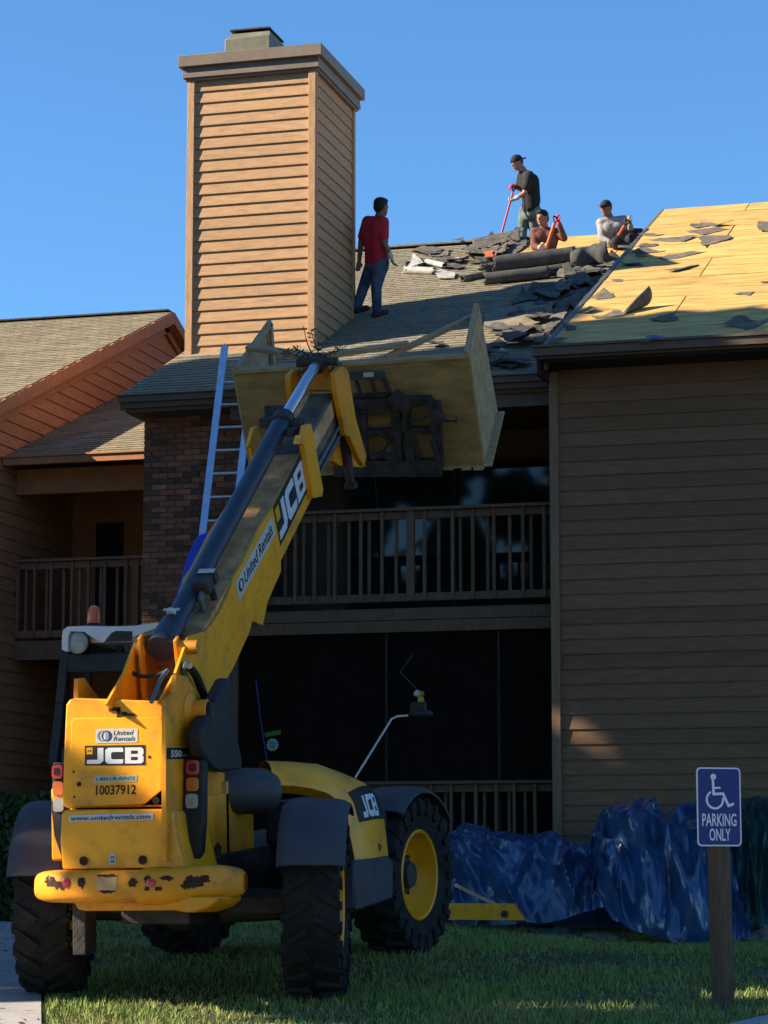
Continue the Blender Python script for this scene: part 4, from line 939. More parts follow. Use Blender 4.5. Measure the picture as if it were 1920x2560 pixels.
g.grid(lambda u, v: cov(u, 0) + Vector((-.06, .10, -.05)) * v, 40, 1); g.grid(lambda u, v: cov(1 - u, 1) + Vector((-.06, .10, -.05)) * v, 40, 1); g.grid(lambda u, v: cov(1, u) + Vector((-.06, .10, -.05)) * v, 10, 1)
ec = pp('engine_cover', g, 'yellow', smooth=True)
g = G()
def covd(x, y, d=.006):
    # point on the cover under a pixel: brute search
    best = None; t = ray(x, y).normalized()
    for i in range(41):
        for j in range(11):
            p = cov(.6 + .4 * i / 40, j / 10); e = ((p - CAM) - t * (p - CAM).dot(t)).length
            if best is None or e < best[0]: best = (e, p)
    return best[1]
def ondec(pts, m, name, parent, lift, X=None):
    pass
pc = [P5(*p) for p in ((975, 640), (1060, 655), (1140, 700), (1150, 800), (1015, 815), (990, 720))]
Pn = [cov(*uv) for uv in ((.70, .12), (.70, .9), (.80, .97), (.885, .97), (.885, .12), (.79, .12))]
def covpatch(g, u0, u1, v0, v1, lift, nu=8, nv=6):
    def f(a, b):
        u = u0 + (u1 - u0) * a; v = v0 + (v1 - v0) * b; e = 1e-3
        du = cov(min(1, u + e), v) - cov(u - e, v); dv = cov(u, v + e) - cov(u, v - e); n = dv.cross(du).normalized()
        if n.dot(CAM - cov(u, v)) < 0: n = -n
        return cov(u, v) + n * lift
    g.grid(f, nu, nv)
g = G(); covpatch(g, .53, .755, .22, .96, .004); st = pp('maker_sticker', g, 'ink', ec)
def covtext(vf, u0, u1, v0, v1, lift):
    v, f = vf; a = np.array(v); mn = a.min(0); sz = a.max(0) - mn; out = []
    for p in v:
        s = (p[0] - mn[0]) / sz[0]; t = (p[1] - mn[1]) / sz[1]; u = u1 + (u0 - u1) * t; vv = v0 + (v1 - v0) * s; e = 1e-3
        du = cov(min(1, u + e), vv) - cov(u - e, vv); dv = cov(u, vv + e) - cov(u, vv - e); n = dv.cross(du).normalized()
        if n.dot(CAM - cov(u, vv)) < 0: n = -n
        out.append(cov(u, vv) + n * lift)
    return out, [q for q in f if len(q) >= 3]
g = G(); g.add(*covtext(JCB, .60, .735, .34, .78, .007)); pp('logo', g, 'logow', st)
g = G(); covpatch(g, .905, .955, .60, .66, .003); covpatch(g, .92, .93, .66, .72, .003); pp('rust_chips', g, 'rust', ec)
g = G(); tbox(g, .36, 1.02, .95, 1.75, .55, 1.2); tbox(g, .36, .98, .75, 1.7, 1.0, 1.32); pp('engine_bay', g, 'black', bevel=.03)
g = G().prism([onx(TX + 1.13, *P5(*p)) for p in ((985, 1050), (1180, 1012), (1210, 1050), (1205, 1260), (1010, 1330), (985, 1320))], (-.5, 0, 0)); pp('fuel_tank', g, 'fender', bevel=.03)

# mirror arm and mirror -----------------------------------------------------
m0 = ony(18.35, *P5(985, 565)); m1 = ony(18.7, *P5(1195, 225)); m2 = ony(18.75, *P5(1290, 205)); 
g = G().tube([m0, m0.lerp(m1, .5), m1, m1 + (m2 - m1) * .35 + Vector((0, 0, .012)), m2], .008, 8); ma = pp('mirror_arm', g, 'sticker', smooth=True)
mc = ony(18.78, *P5(1365, 195)); g = G().ell(mc, .10, .05, .035, 14, 8); g.obox(mc + Vector((-.02, 0, .05)), (.06, 0, 0), (0, .03, 0), (0, 0, .04)); mi = pp('mirror', g, 'black', ma, bevel=.008)

# cab -----------------------------------------------------------------------
C6 = crop(0, 1360, 4.1475); YC0 = 17.55
out = [(640, 1095), (642, 950), (655, 890), (700, 855), (900, 848), (1200, 852), (1400, 845), (1550, 825), (1700, 810), (1700, 850), (1640, 860), (1400, 960), (1380, 972), (1355, 905), (1200, 900), (1130, 950), (1075, 1022), (1050, 1022), (930, 950), (870, 908), (730, 903), (708, 950), (706, 1110), (672, 1112)]
Pq = [ony(YC0, *C6(*p)) for p in out]
rf_ = pp('cab_roof', G().prism(Pq, (0, .10, 0)), 'white', bevel=.012)
x0c, x1c, ztc = Pq[1].x + .015, TX - .30, Pq[4].z
pp('roof_panel', G().hexa([(x0c, YC0 + .1, ztc - .12), (x1c, YC0 + .1, ztc - .12), (x1c, YC0 + 1.5, ztc - .05), (x0c, YC0 + 1.5, ztc - .05), (x0c, YC0 + .1, ztc - .01), (x1c, YC0 + .1, ztc - .01), (x1c, YC0 + 1.5, ztc + .05), (x0c, YC0 + 1.5, ztc + .05)]), 'white', rf_, bevel=.02)
zc_b = ony(YC0 + .1, *C6(640, 1700)).z - 1.0
g = G(); 
def pil(a, b, y0, y1, w1): g.beam(ony(y0, *C6(*a)), ony(y1, *C6(*b)), w1, w1 * .9, up=(0, 1, 0))
pil((690, 1080), (632, 1659), YC0 + .12, YC0 + .12, .07); pil((632, 1659), (560, 2300), YC0 + .12, YC0 + .05, .07)
pil((925, 1000), (900, 1900), YC0 + .3, YC0 + .3, .05); pil((1240, 1050), (1250, 1250), YC0 + .2, YC0 + .2, .06)
pil((700, 1075), (870, 1100), YC0 + .14, YC0 + .14, .06)
xl = ony(YC0 + .1, *C6(640, 1659)).x; xh = TX - .3
g.box(x0c, xh, YC0 + .08, YC0 + .16, ztc - .34, ztc - .20).box(x0c + .02, x0c + .08, YC0 + 1.35, YC0 + 1.42, 1.9, ztc - .05).box(xh - .06, xh, YC0 + 1.35, YC0 + 1.42, 1.9, ztc - .05).box(x0c + .02, x0c + .07, YC0 + .1, YC0 + 1.4, ztc - .2, ztc - .1)
cbf = pp('cab_frame', g, 'black', bevel=.008)
g = G(); tbox(g, -1.20, -.32, .45, 1.95, .62, 1.45); tbox(g, -1.15, -.36, .5, .56, 1.4, 1.75); pp('cab_body', g, 'black', bevel=.03)
g = G().box(xh - .02, xh - .01, YC0 + .15, YC0 + 1.35, 2.2, ztc - .15); pp('cab_window', g, 'glass', cbf)
g = G().box(-7.15, -6.75, 18.15, 18.3, 2.0, 2.75).box(-7.15, -6.75, 18.2, 18.6, 1.95, 2.1); pp('seat', g, 'black', cbf, bevel=.04)
lc = ony(YC0 + .03, *C6(800, 1020))
g = G().lathe(lc + Vector((0, .06, 0)), (0, -1, 0), [(.075, -.02), (.085, .03), (.092, .05), (.088, .058), (.086, .05)], 24); lp = pp('work_lamp', g, 'black', cbf, smooth=True)
g = G().lathe(lc, (0, -1, 0), [(.086, -.01), (.07, .005), (.04, .012), (0, .014)], 24); pp('lens', g, 'lens', lp, smooth=True)
O = ony(YC0 - .004, *C6(1090, 1020)); U = ony(YC0 - .004, *C6(1370, 1005)) - O; V = ony(YC0 - .004, *C6(1090, 920)) - O
g = G(); decal(g, vf_poly([(0, 0), (1, 0), (1, 1), (.25, 1)]), O, U, V, 0, 0, 1, 1, .001); st = pp('roof_sign', g, 'steel', rf_)
g = G(); decal(g, text2d('JCB', 0, .03), O, U, V, .35, .25, .5, .5, .002); pp('lettering', g, 'black', st)
bc = ony(YC0 + .5, *C6(972, 830))
g = G().lathe(bc, (0, 0, 1), [(.058, -.06), (.058, .0), (.05, .005)], 20); bs = pp('beacon', g, 'black', rf_, smooth=True)
g = G().lathe(bc, (0, 0, 1), [(.046, 0), (.05, .01), (.047, .10), (.036, .13), (.015, .142), (0, .143)], 20); pp('lens', g, 'beacon', bs, smooth=True)
# small frame parts under the machine
g = G(); tbox(g, -.55, -.45, -.75, -.55, .35, .75); tbox(g, -.9, .9, -.12, .12, .58, .7); pp('tow_bracket', g, 'steel', bevel=.01)

# fork carriage ----------------------------------------------------------------
XRB = -5.25; XLB = -7.55
ft_r = onx(XRB, 1174, 885); ftr2 = onx(XRB, 1198, 762); fbr2 = onx(XRB, 1245, 1030); fbr = onx(XRB, 1213, 1167)
ft_l = onx(XLB, 584, 926); ftl2 = onx(XLB, 668, 808); fbl2 = onx(XLB, 690, 1100); 
vd = (fbr - ft_r); vd.x = 0; vd.normalize(); fbl = ft_l + vd * (fbr - ft_r).length
pn = (ft_r - ft_l).cross(vd).normalized()
if pn.dot(CAM - ft_r) < 0: pn = -pn
def opl(x, y, d=0): return onp(ft_r + pn * d, pn, x, y)
g = G()
def cbar(a, b, w1, w2=None, d=.08): g.beam(opl(*A6(*a), d), opl(*A6(*b), d), w1, w2 or w1, up=pn)
cbar((640, 385), (1190, 365), .085, .08); cbar((640, 575), (1200, 555), .06, .06); cbar((560, 800), (1250, 800), .16, .09); cbar((120, 520), (660, 420), .08)
for x, w1 in ((1035, .05), (960, .10), (1065, .05), (1215, .09), (750, .06), (700, .08)): cbar((x, 370 if x > 1100 or x < 1050 else 560), (x + (25 if x > 1100 else 10), 790), w1, .06, .09)
cbar((1180, 340), (1185, 420), .04, .05, .12); cbar((1250, 495), (1355, 500), .02, .02, .1); cbar((1352, 465), (1352, 520), .012, .02, .1); cbar((940, 320), (1040, 420), .10, .09, .12); cbar((1190, 430), (1260, 500), .10, .08, .12)
cl_r = random.Random(5)
for (a, b) in (((930, 345), (1000, 420)), ((1000, 330), (950, 430)), ((1030, 350), (1010, 560)), ((880, 350), (900, 400)), ((1190, 560), (1250, 470)), ((860, 700), (960, 760)), ((840, 560), (930, 640)), ((1190, 620), (1235, 760)), ((1080, 600), (1110, 780)), ((800, 740), (900, 700)), ((970, 580), (985, 760))): cbar(a, b, cl_r.uniform(.02, .06), .04, cl_r.uniform(.10, .15))
car = pp('fork_carriage', g, 'steel', bevel=.008)
for pts in (((700, 420), (780, 470), (880, 440), (960, 400)), ((930, 600), (900, 690), (820, 730), (740, 700)), ((1180, 440), (1130, 520), (1060, 480), (1010, 520))):
    P = [opl(*A6(*p), .14) for p in pts]; Q = [P[0].lerp(P[1], t) * (1 - t) + P[1].lerp(P[2], t) * t for t in (0, .2, .4, .6, .8, 1)] + [P[2].lerp(P[3], t) for t in (.3, .6, 1)]; pp('hose', G().tube(Q, .014, 6), 'black', car, smooth=True)
g = G(); cbar((665, 205), (890, 200), .085, .03, .10); 
pp('backrest_top', g, 'fender', car, bevel=.004)
g = G(); cbar((700, 230), (735, 345), .03, .03, .1); cbar((800, 225), (828, 340), .03, .03, .1); cbar((880, 220), (925, 345), .035, .03, .1); cbar((690, 335), (920, 325), .03, .03, .1); pp('backrest_bar', g, 'steel', car)
g = G(); O = opl(*A6(748, 215), .118); U = opl(*A6(815, 212), .118) - O; V = opl(*A6(748, 185), .118) - O; decal(g, vf_poly([(0, 0), (1, 0), (1, 1), (0, 1)]), O, U, V, 0, 0, 1, 1, .002); pp('sticker', g, 'sticker', car)
g = G()   # forks under the box
for x in (720, 1180):
    a = opl(*A6(x, 800), .06); g.beam(a, a - pn * 1.0, .11, .045, up=vd)
pp('fork', g, 'steel', car)

# ================================================================ plywood debris box
BX = root('plywood_box', ft_l + (ft_r - ft_l) / 2 + vd * .8, 'open plywood debris box with lumber rim lifted on the forks', 'debris box')
def panel(name, P4_, th, m, parent=BX):
    P4_ = [Vector(p) for p in P4_]; n = (P4_[1] - P4_[0]).cross(P4_[3] - P4_[0]).normalized() * th
    g = G().hexa(P4_ + [p + n for p in P4_]); return pp(name, g, m, parent, bevel=.002)
seam = .72
mid_t = ft_l.lerp(ft_r, .34); mid_b = fbl.lerp(fbr, .36)
panel('back_panel', [ft_l, mid_t - (ft_r - ft_l) * .001, mid_b, fbl], .018, 'ply_box'); panel('back_panel', [mid_t, ft_r, fbr, mid_b + (ft_r - ft_l) * .001], .018, 'ply_box')
panel('side_panel', [ft_r, ftr2, fbr2, fbr], .018, 'ply_in'); panel('side_panel', [ft_l + Vector((.0, 0, 0)), ftl2, fbl2, fbl], .018, 'ply_in')
panel('floor_panel', [fbl, fbr, fbr2, fbl2], .02, 'ply_in')
inn = -pn
def stick(a, b, w1=.04, w2=.085, up=None, name='lumber'):
    g = G().beam(a, b, w1, w2, up=up if up is not None else pn); return pp(name, g, 'lumber', BX, bevel=.003)
stick(ft_l + inn * .03 + vd * .018, ft_r + inn * .03 + vd * .018, .036, .085)
ux = Vector((1, 0, 0))
stick(ft_r - ux * .03 - vd * .0, ftr2 - ux * .03, .06, .038, ux); stick(ftr2 - ux * .03, fbr2 - ux * .03, .06, .038, ux)
stick(ft_l + ux * .03, ftl2 + ux * .03, .07, .038, ux); stick(ftl2 + ux * .03, fbl2 + ux * .03, .07, .038, ux)
stick(onx(XLB + .02, 621, 868) , onp(ft_l + inn * .06, pn, 790, 893), .045, .085)
stick(onx(XRB - .02, 1196, 785), onp(ft_r + inn * .07, pn, 966, 893), .045, .085)
b1_ = opl(820, 888, -.16); b2_ = opl(1018, 860, -.16); stick(b1_, b2_, .045, .085)
stick(onx(XRB + .03, 1250, 1030), onx(XRB + .03, 1218, 1165), .02, .09, ux)
for k, x in enumerate((1120, 1165, 1195)):
    a = opl(x, 1172, .01); g = G().beam(a, a - pn * .55, .09, .03, up=vd); pp('pallet_slat', g, 'lumber', BX)
# leafy cedar twig caught on the boom tip
A5_ = crop(560, 740, 2.304)
g = G(); lf = G(); tip = onx(TX, 790, 905); rr_ = random.Random(3)
def twig(p, d, L, n):
    q = [p]; 
    for i in range(5): d = (d + Vector((rr_.uniform(-.3, .3), rr_.uniform(-.3, .3), rr_.uniform(-.25, .2)))).normalized(); q.append(q[-1] + d * L / 5)
    g.tube(q, [.007, .006, .005, .004, .003, .002], 5)
    for i in range(n):
        t = rr_.random(); k = min(int(t * 5), 4); b = q[k].lerp(q[k + 1], t * 5 - k); dd = Vector((rr_.uniform(-1, 1), rr_.uniform(-1, 1), rr_.uniform(-.8, .8))).normalized() * rr_.uniform(.03, .09)
        s = dd.cross(Vector((rr_.uniform(-1, 1), rr_.uniform(-1, 1), rr_.uniform(-1, 1)))).normalized() * .008
        lf.add([b, b + dd * .5 + s, b + dd, b + dd * .5 - s], [(0, 1, 2, 3)])
for a in ((-1, 0, .2), (-.6, -.3, .5), (.8, 0, .1), (1, -.2, .3), (.5, .1, -.3), (-.3, 0, .9), (.9, .1, -.1), (-.8, -.3, -.2)): twig(tip + Vector((rr_.uniform(-.05, .05), -.03, .02)), Vector(a), rr_.uniform(.18, .36), 42)
c = onx(TX, 758, 815); g.tube([tip, tip.lerp(c, .5) + Vector((-.02, 0, 0)), c], [.008, .005, .003], 5)
tw_ = solo('leafy_twig', g, M['bark'], 'leafy cedar twig caught on the tip of the boom', 'twig')
PW[tw_.name] = Matrix.Translation(tw_.location)
pp('leaves', lf, 'cedar', tw_)
# ================================================================ ground
def axis_(lo, hi, dense):
    a = list(np.arange(dense[0], dense[1] + .01, dense[2])); l = []; x = dense[0]; st = dense[2] * 2
    while x > lo: x -= st; st *= 1.6; l.append(max(x, lo))
    r = []; x = dense[1]; st = dense[2] * 2
    while x < hi: x += st; st *= 1.6; r.append(min(x, hi))
    return l[::-1] + a + r
gxs = axis_(-600, 600, (-16, 6, .5)); gys = axis_(-600, 900, (12, 30, .5))
g = G(); nx = len(gxs); ny = len(gys)
g.add([(x, y, gz(x, y)) for y in gys for x in gxs], [(j * nx + i, j * nx + i + 1, (j + 1) * nx + i + 1, (j + 1) * nx + i) for j in range(ny - 1) for i in range(nx - 1)])
gr = place(g.mesh('lawn', M['lawn'], True), 'lawn'); gr['kind'] = 'structure'; gr['label'] = 'shaded green lawn sloping up to the building'; gr['category'] = 'lawn'
def ong(x, y):
    t = 5; d = ray(x, y)
    for _ in range(60):
        p = CAM + d * t; e = p.z - gz(p.x, p.y)
        t += e / max(.02, -d.z + .0) * .5 if d.z < 0 else .3
        if abs(e) < 1e-4: break
    return CAM + d * t
edge = [ong(x, y) for x, y in ((50, 2262), (92, 2380), (102, 2470), (103, 2560))]
ext = edge[-1] + (edge[-1] - edge[-2]).normalized() * 6; edge.append(ext)
ef = edge[0] + (edge[0] - edge[1]).normalized() * 1.5; edge.insert(0, ef)
def edgeX(Y):
    if Y > edge[0].y: return -99
    for a, b in zip(edge, edge[1:]):
        if b.y <= Y <= a.y: return a.x + (b.x - a.x) * (Y - a.y) / (b.y - a.y)
    return edge[-1].x
g = G(); ys = np.linspace(edge[0].y, edge[-1].y, 40); 
for a, b in zip(ys, ys[1:]):
    for k in range(4):
        x0a, x0b = edgeX(a - 1e-6), edgeX(b + 1e-6)
        g.add([(x0a - k, a, gz(x0a - k, a) + .02), (x0b - k, b, gz(x0b - k, b) + .02), (x0b - k - 1, b, gz(x0b - k - 1, b) + .02), (x0a - k - 1, a, gz(x0a - k - 1, a) + .02)], [(0, 3, 2, 1)])
dr = place(g.mesh('concrete_path', M['concrete']), 'concrete_path'); dr['kind'] = 'structure'; dr['label'] = 'pale concrete path beside the rear left wheel'; dr['category'] = 'path'
k0, k1 = ong(1850, 2568), ong(1935, 2549)
kd = (k1 - k0); kd.z = 0; kd.normalize(); kn = Vector((kd.y, -kd.x, 0))
g = G(); L0, L1 = -14, 12
def kz(p, h): return Vector((p.x, p.y, gz(p.x, p.y) + h))
for i in range(26):
    a = k0 + kd * (L0 + i); b = k0 + kd * (L0 + i + 1)
    g.add([kz(a, .012), kz(b, .012), kz(b + kn * 6, .012), kz(a + kn * 6, .012)], [(0, 1, 2, 3)])
    g.add([kz(a + kn * 6, .012), kz(b + kn * 6, .012), kz(b + kn * 45, .02), kz(a + kn * 45, .02)], [(0, 1, 2, 3)])
pl_ = place(g.mesh('parking_lot', M['asphalt']), 'parking_lot'); pl_['kind'] = 'structure'; pl_['label'] = 'grey asphalt of the parking lot at the lawn edge'; pl_['category'] = 'parking lot'
g = G()
for i in range(26):
    a = k0 + kd * (L0 + i) - kn * .0; b = k0 + kd * (L0 + i + 1)
    A, B = kz(a, -.05), kz(b, -.05); t_ = kn * .15
    g.hexa([A, B, B + t_, A + t_, A + Vector((0, 0, .09)), B + Vector((0, 0, .09)), B + t_ + Vector((0, 0, .09)), A + t_ + Vector((0, 0, .09))])
kb = place(g.mesh('kerb', M['concrete']), 'kerb'); kb['kind'] = 'structure'; kb['label'] = 'low concrete kerb between lawn and parking lot'; kb['category'] = 'kerb'
# grass blades
N0 = 190000
yy = 14.2 + (27.0 - 14.2) * rng.random(N0) ** 1.45; xx = -yy * .47 + rng.random(N0) * (yy * .41 + 1.2)
keep = np.array([x > edgeX(y) + .03 and (Vector((x, y, 0)) - k0).dot(kn) < -.02 for x, y in zip(xx, yy)])
clump = np.array([noise.noise(Vector((x * .9, y * .9, 0))) for x, y in zip(xx, yy)])
keep &= rng.random(N0) < (.62 + .5 * clump)
xx = xx[keep]; yy = yy[keep]; cl = clump[keep]; n = len(xx)
zz = np.array([gz(a, b) for a, b in zip(xx, yy)]); hh = (.022 + .042 * rng.random(n)) * (1 + .6 * cl); th = rng.random(n) * math.pi; wd = .0035 + .003 * rng.random(n)
lx = rng.normal(0, .022, n); ly = rng.normal(0, .022, n)
V = np.empty((n, 3, 3)); V[:, 0] = np.c_[xx - wd * np.cos(th), yy - wd * np.sin(th), zz - .005]; V[:, 1] = np.c_[xx + wd * np.cos(th), yy + wd * np.sin(th), zz - .005]; V[:, 2] = np.c_[xx + lx, yy + ly, zz + hh]
def tri_mesh(name, V, mt, k=3):
    me = bpy.data.meshes.new(name); n = len(V); me.vertices.add(n * k); me.vertices.foreach_set('co', V.reshape(-1)); me.loops.add(n * k); me.loops.foreach_set('vertex_index', np.arange(n * k, dtype=np.int32))
    me.polygons.add(n); me.polygons.foreach_set('loop_start', np.arange(0, n * k, k, dtype=np.int32)); me.materials.append(mt); me.update(calc_edges=True); return me
gb_ = place(tri_mesh('grass', V, M['grass']), 'grass'); gb_['kind'] = 'stuff'; gb_['label'] = 'rough green grass growing over the lawn'; gb_['category'] = 'grass'

# ================================================================ trees round the parking lot (they shade the facade and show in the window glass)
def crown_mesh(seed, n=15000, blobs=34, size=.16):
    r = np.random.default_rng(seed); C = []
    while len(C) < blobs:
        p = r.uniform(-1, 1, 3); d = np.linalg.norm(p)
        if .3 < d < .92: C.append(p)
    C = np.array(C); rad = r.uniform(.16, .34, blobs); i = r.integers(0, blobs, n); q = r.normal(0, 1, (n, 3)); q /= np.linalg.norm(q, axis=1)[:, None]
    P = C[i] + q * (rad[i] * r.uniform(.35, 1, n) ** .6)[:, None]
    a = r.normal(0, 1, (n, 3)); a /= np.linalg.norm(a, axis=1)[:, None]; b = np.cross(a, r.normal(0, 1, (n, 3))); b /= np.linalg.norm(b, axis=1)[:, None]
    s = size * r.uniform(.25, .55, n)[:, None] / 3.2; V = np.empty((n, 4, 3)); V[:, 0] = P - a * s; V[:, 1] = P + b * s * .8; V[:, 2] = P + a * s; V[:, 3] = P - b * s * .8
    return V
crowns = [tri_mesh('crown', crown_mesh(s, 22000, 40 + 4 * s, .34), M['leaf'], 4) for s in (1, 2, 3)]
GAPS = []      # openings in the canopy that let the sun through: (lit point, radius)
for Yq, r_g, pts in ((27.0, .07, [(1450, 1795), (1468, 1832), (1475, 1872), (1520, 1912), (1545, 1935)]), (26.98, .06, [(1385, 1740), (1388, 1800), (1386, 1850), (1388, 1990)]),
                     (27.8, .13, [(385, 1565), (372, 1585), (400, 1580)]), (27.33, .07, [(1355, 1262), (1335, 1265), (1312, 1268)]), (16.0, .03, [(215, 1775), (235, 1790), (258, 1812)]),
                     (15.8, .05, [(110, 2190), (280, 2165)]), (24.9, .16, [(1660, 2190), (1690, 2210), (1720, 2010), (1200, 2240)]), (16.5, .05, [(1785, 2380), (1788, 2440), (1790, 2480)])):
    GAPS += [(ony(Yq, *p), r_g) for p in pts]
for p, r_g in (((160, 2545), .16), ((230, 2530), .14), ((300, 2548), .22), ((380, 2535), .16), ((440, 2552), .2), ((520, 2545), .12), ((1270, 2500), .14), ((1330, 2512), .2), ((1400, 2495), .16), ((1480, 2500), .22), ((1560, 2520), .14), ((1640, 2490), .12), ((1850, 2480), .2), ((1900, 2490), .2), ((50, 2530), .2), ((40, 2480), .12)):
    q = CAM + ray(*p) * 17
    t = 17.0
    for _ in range(40):
        q = CAM + ray(*p) * t; t += (q.z - gz(q.x, q.y)) * 12
    GAPS.append((q, r_g))
for px_, py_ in ((640, 1290), (665, 1240), (600, 1360), (690, 1190), (740, 1010), (800, 985)): GAPS.append((onx(-6.1, px_, py_), .09))
def tree(X, Y, top, rx, label, cb=.32, k=0):
    z0 = gz(X, Y); H = top - z0
    t = root('tree', (X, Y, z0), label, 'tree', group='trees round the parking lot')
    g = G(); r_ = random.Random(X * 7 + Y); zt_ = H * .8; pts = [Vector((X, Y, z0 - .2)), Vector((X + r_.uniform(-.2, .2), Y, z0 + H * .3)), Vector((X + r_.uniform(-.4, .4), Y + r_.uniform(-.3, .3), z0 + H * .55)), Vector((X, Y, z0 + zt_))]
    g.tube(pts, [.34, .26, .18, .05], 10)
    for i in range(8):
        a = r_.uniform(0, 6.28); h = H * r_.uniform(.3, .6); p = Vector((X, Y, z0 + h)); q = p + Vector((math.cos(a) * rx * .75, math.sin(a) * rx * .75, H * r_.uniform(.1, .25))); g.tube([p, p.lerp(q, .5) + Vector((0, 0, -.1)), q], [.13, .08, .02], 6)
    pp('trunk', g, 'bark', t, smooth=True)
    base = crowns[k % 3]; cc_ = np.array([X, Y, z0 + H * (cb + (1 - cb) / 2)]); sc_3 = np.array([rx, rx, H * (1 - cb) / 2])
    if k < 6:
        co = np.empty(len(base.vertices) * 3); base.vertices.foreach_get('co', co); co = co.reshape(-1, 4, 3); a_ = k * 1.9
        W_ = co.mean(1) * sc_3; W_ = np.c_[W_[:, 0] * math.cos(a_) - W_[:, 1] * math.sin(a_), W_[:, 0] * math.sin(a_) + W_[:, 1] * math.cos(a_), W_[:, 2]] + cc_
        keep_ = np.ones(len(W_), bool); sv = np.array(sdir)
        for p_, r_g in GAPS:
            d_ = W_ - np.array(p_); keep_ &= np.linalg.norm(d_ - (d_ @ sv)[:, None] * sv, axis=1) > r_g + .05
        base = tri_mesh('crown', co[keep_], M['leaf'], 4)
    c = place(base, 'crown', t, loc=tuple(cc_)); c.scale = (rx, rx, H * (1 - cb) / 2); c.rotation_euler = (0, 0, k * 1.9)
trees = [(-17.2, 24.0, 13.0, 2.6), (-18.2, 20.9, 17.2, 3.1), (-18.8, 16.4, 17.2, 3.8), (-18.6, 12.3, 17.4, 3.3), (-25.5, 19.8, 20, 4.2), (-26, 13.0, 19, 4.2),
         (-30, -16, 19, 5.5), (-14, -22, 18, 5.5), (-4, -23, 17.5, 5.2), (5, -21, 16, 5.0), (-22.5, -20, 19.5, 5.5), (-9, -27, 20, 6), (15, -14, 14, 4.2)]
tl_ = ['small tree nearest the neighbour building', 'tall tree second from the neighbour building', 'broad leafy tree level with the telehandler', 'broad leafy tree level with the lawn edge',        'tree in the second row beside the neighbour building', 'tree in the second row level with the telehandler', 'high tree far behind the left of the lot', 'tree behind the camera', 'tree straight behind the camera',
       'tree behind the camera to the right', 'very tall tree in the far corner behind', 'very tall tree far behind the lot', 'low tree to the right of the camera']
for i, (t, l) in enumerate(zip(trees, tl_)): tree(*t, l, k=i, cb=.46 if i == 3 else .32)

def leafbox(name, c, sx, sy, sz, n, label, cat, mt='hedgeleaf', seed=5, size=.05):
    r = np.random.default_rng(seed); q = r.uniform(-1, 1, (n, 3)); q /= np.maximum(np.linalg.norm(q ** 4, axis=1)[:, None] ** .25, 1e-3); q *= r.uniform(.7, 1.02, n)[:, None] + .08 * np.sin(q[:, :1] * 7 + seed) * np.cos(q[:, 1:2] * 6)
    P = q * np.array([sx, sy, sz]) + np.array([0, 0, sz]); a = r.normal(0, 1, (n, 3)); a /= np.linalg.norm(a, axis=1)[:, None]; b = np.cross(a, r.normal(0, 1, (n, 3))); b /= np.linalg.norm(b, axis=1)[:, None]
    V = np.stack([P - a * size, P + b * size * .5, P + a * size, P - b * size * .5], 1)
    t = root(name, c, label, cat); me = tri_mesh('foliage', V, M[mt], 4); o = place(me, 'foliage', t, loc=c)
    pp('stem', G().tube([Vector(c), Vector(c) + Vector((0, 0, sz))], [.04, .02], 6), 'bark', t)
leafbox('hedge', (-11.95, 26.6, 1.0), 1.0, .6, .72, 9000, 'dark clipped hedge at the left end of the facade', 'hedge', seed=4)
leafbox('shrub', (-11.25, 25.0, 1.0), .70, .45, .50, 6000, 'lower bright green shrub in front of the dark hedge', 'shrub', seed=6)

# ================================================================ parking sign
sp = dep(16.6, 1808, 2508); sz0 = gz(sp.x, sp.y)
SG = root('parking_sign', (sp.x, sp.y, sz0), 'blue wheelchair parking sign on a weathered square wooden post', 'sign')
yaw_ = YAW + math.radians(35); ax1 = Vector((math.cos(yaw_), math.sin(yaw_), 0)); ax2 = Vector((-ax1.y, ax1.x, 0))
topz = dep(16.6, 1795, 1935).z
pb = Vector((sp.x, sp.y, 0)); pt_ = dep(16.6, 1797, 2120); lean = Vector((pt_.x - sp.x, pt_.y - sp.y, 0)) * 1.0
g = G(); hw = .055
for (za, zb) in ((sz0 - .1, topz),):
    o0 = Vector((sp.x, sp.y, za)); o1 = Vector((sp.x, sp.y, zb)) + lean * 1.5
    g.hexa([o0 - ax1 * hw - ax2 * hw, o0 + ax1 * hw - ax2 * hw, o0 + ax1 * hw + ax2 * hw, o0 - ax1 * hw + ax2 * hw, o1 - ax1 * hw - ax2 * hw, o1 + ax1 * hw - ax2 * hw, o1 + ax1 * hw + ax2 * hw, o1 - ax1 * hw + ax2 * hw])
pp('post', g, 'post', SG, bevel=.008)
cs = dep(16.35, 1797.5, 2017); sy_ = YAW + math.radians(14); SU = Vector((math.cos(sy_), math.sin(sy_), 0)); SV = Vector((0, 0, 1)); sw, sh = .304, .506
SO = cs - SU * sw / 2 - SV * sh / 2; SN = SU.cross(SV) 
g = G(); rp = rrect(sw, sh, .028, 6); g.prism([SO + SU * u + SV * v for u, v in rp], -SN * .004 if SN.dot(CAM - cs) > 0 else SN * .004); pn_ = pp('sign_panel', g, 'signwhite', SG)
g = G(); rp = [(u + .009, v + .009) for u, v in rrect(sw - .018, sh - .018, .022, 6)]; decal(g, vf_poly(rp), SO, SU, SV, .009, .009, sw - .018, sh - .018, .0012); fld = pp('blue_field', g, 'signblue', pn_)
g = G(); decal(g, text2d('PARKING', 0, .012), SO, SU, SV, .034, .128, .236, .082, .0024); decal(g, text2d('ONLY', 0, .012), SO, SU, SV, .082, .034, .145, .080, .0024); pp('lettering', g, 'signwhite', fld)
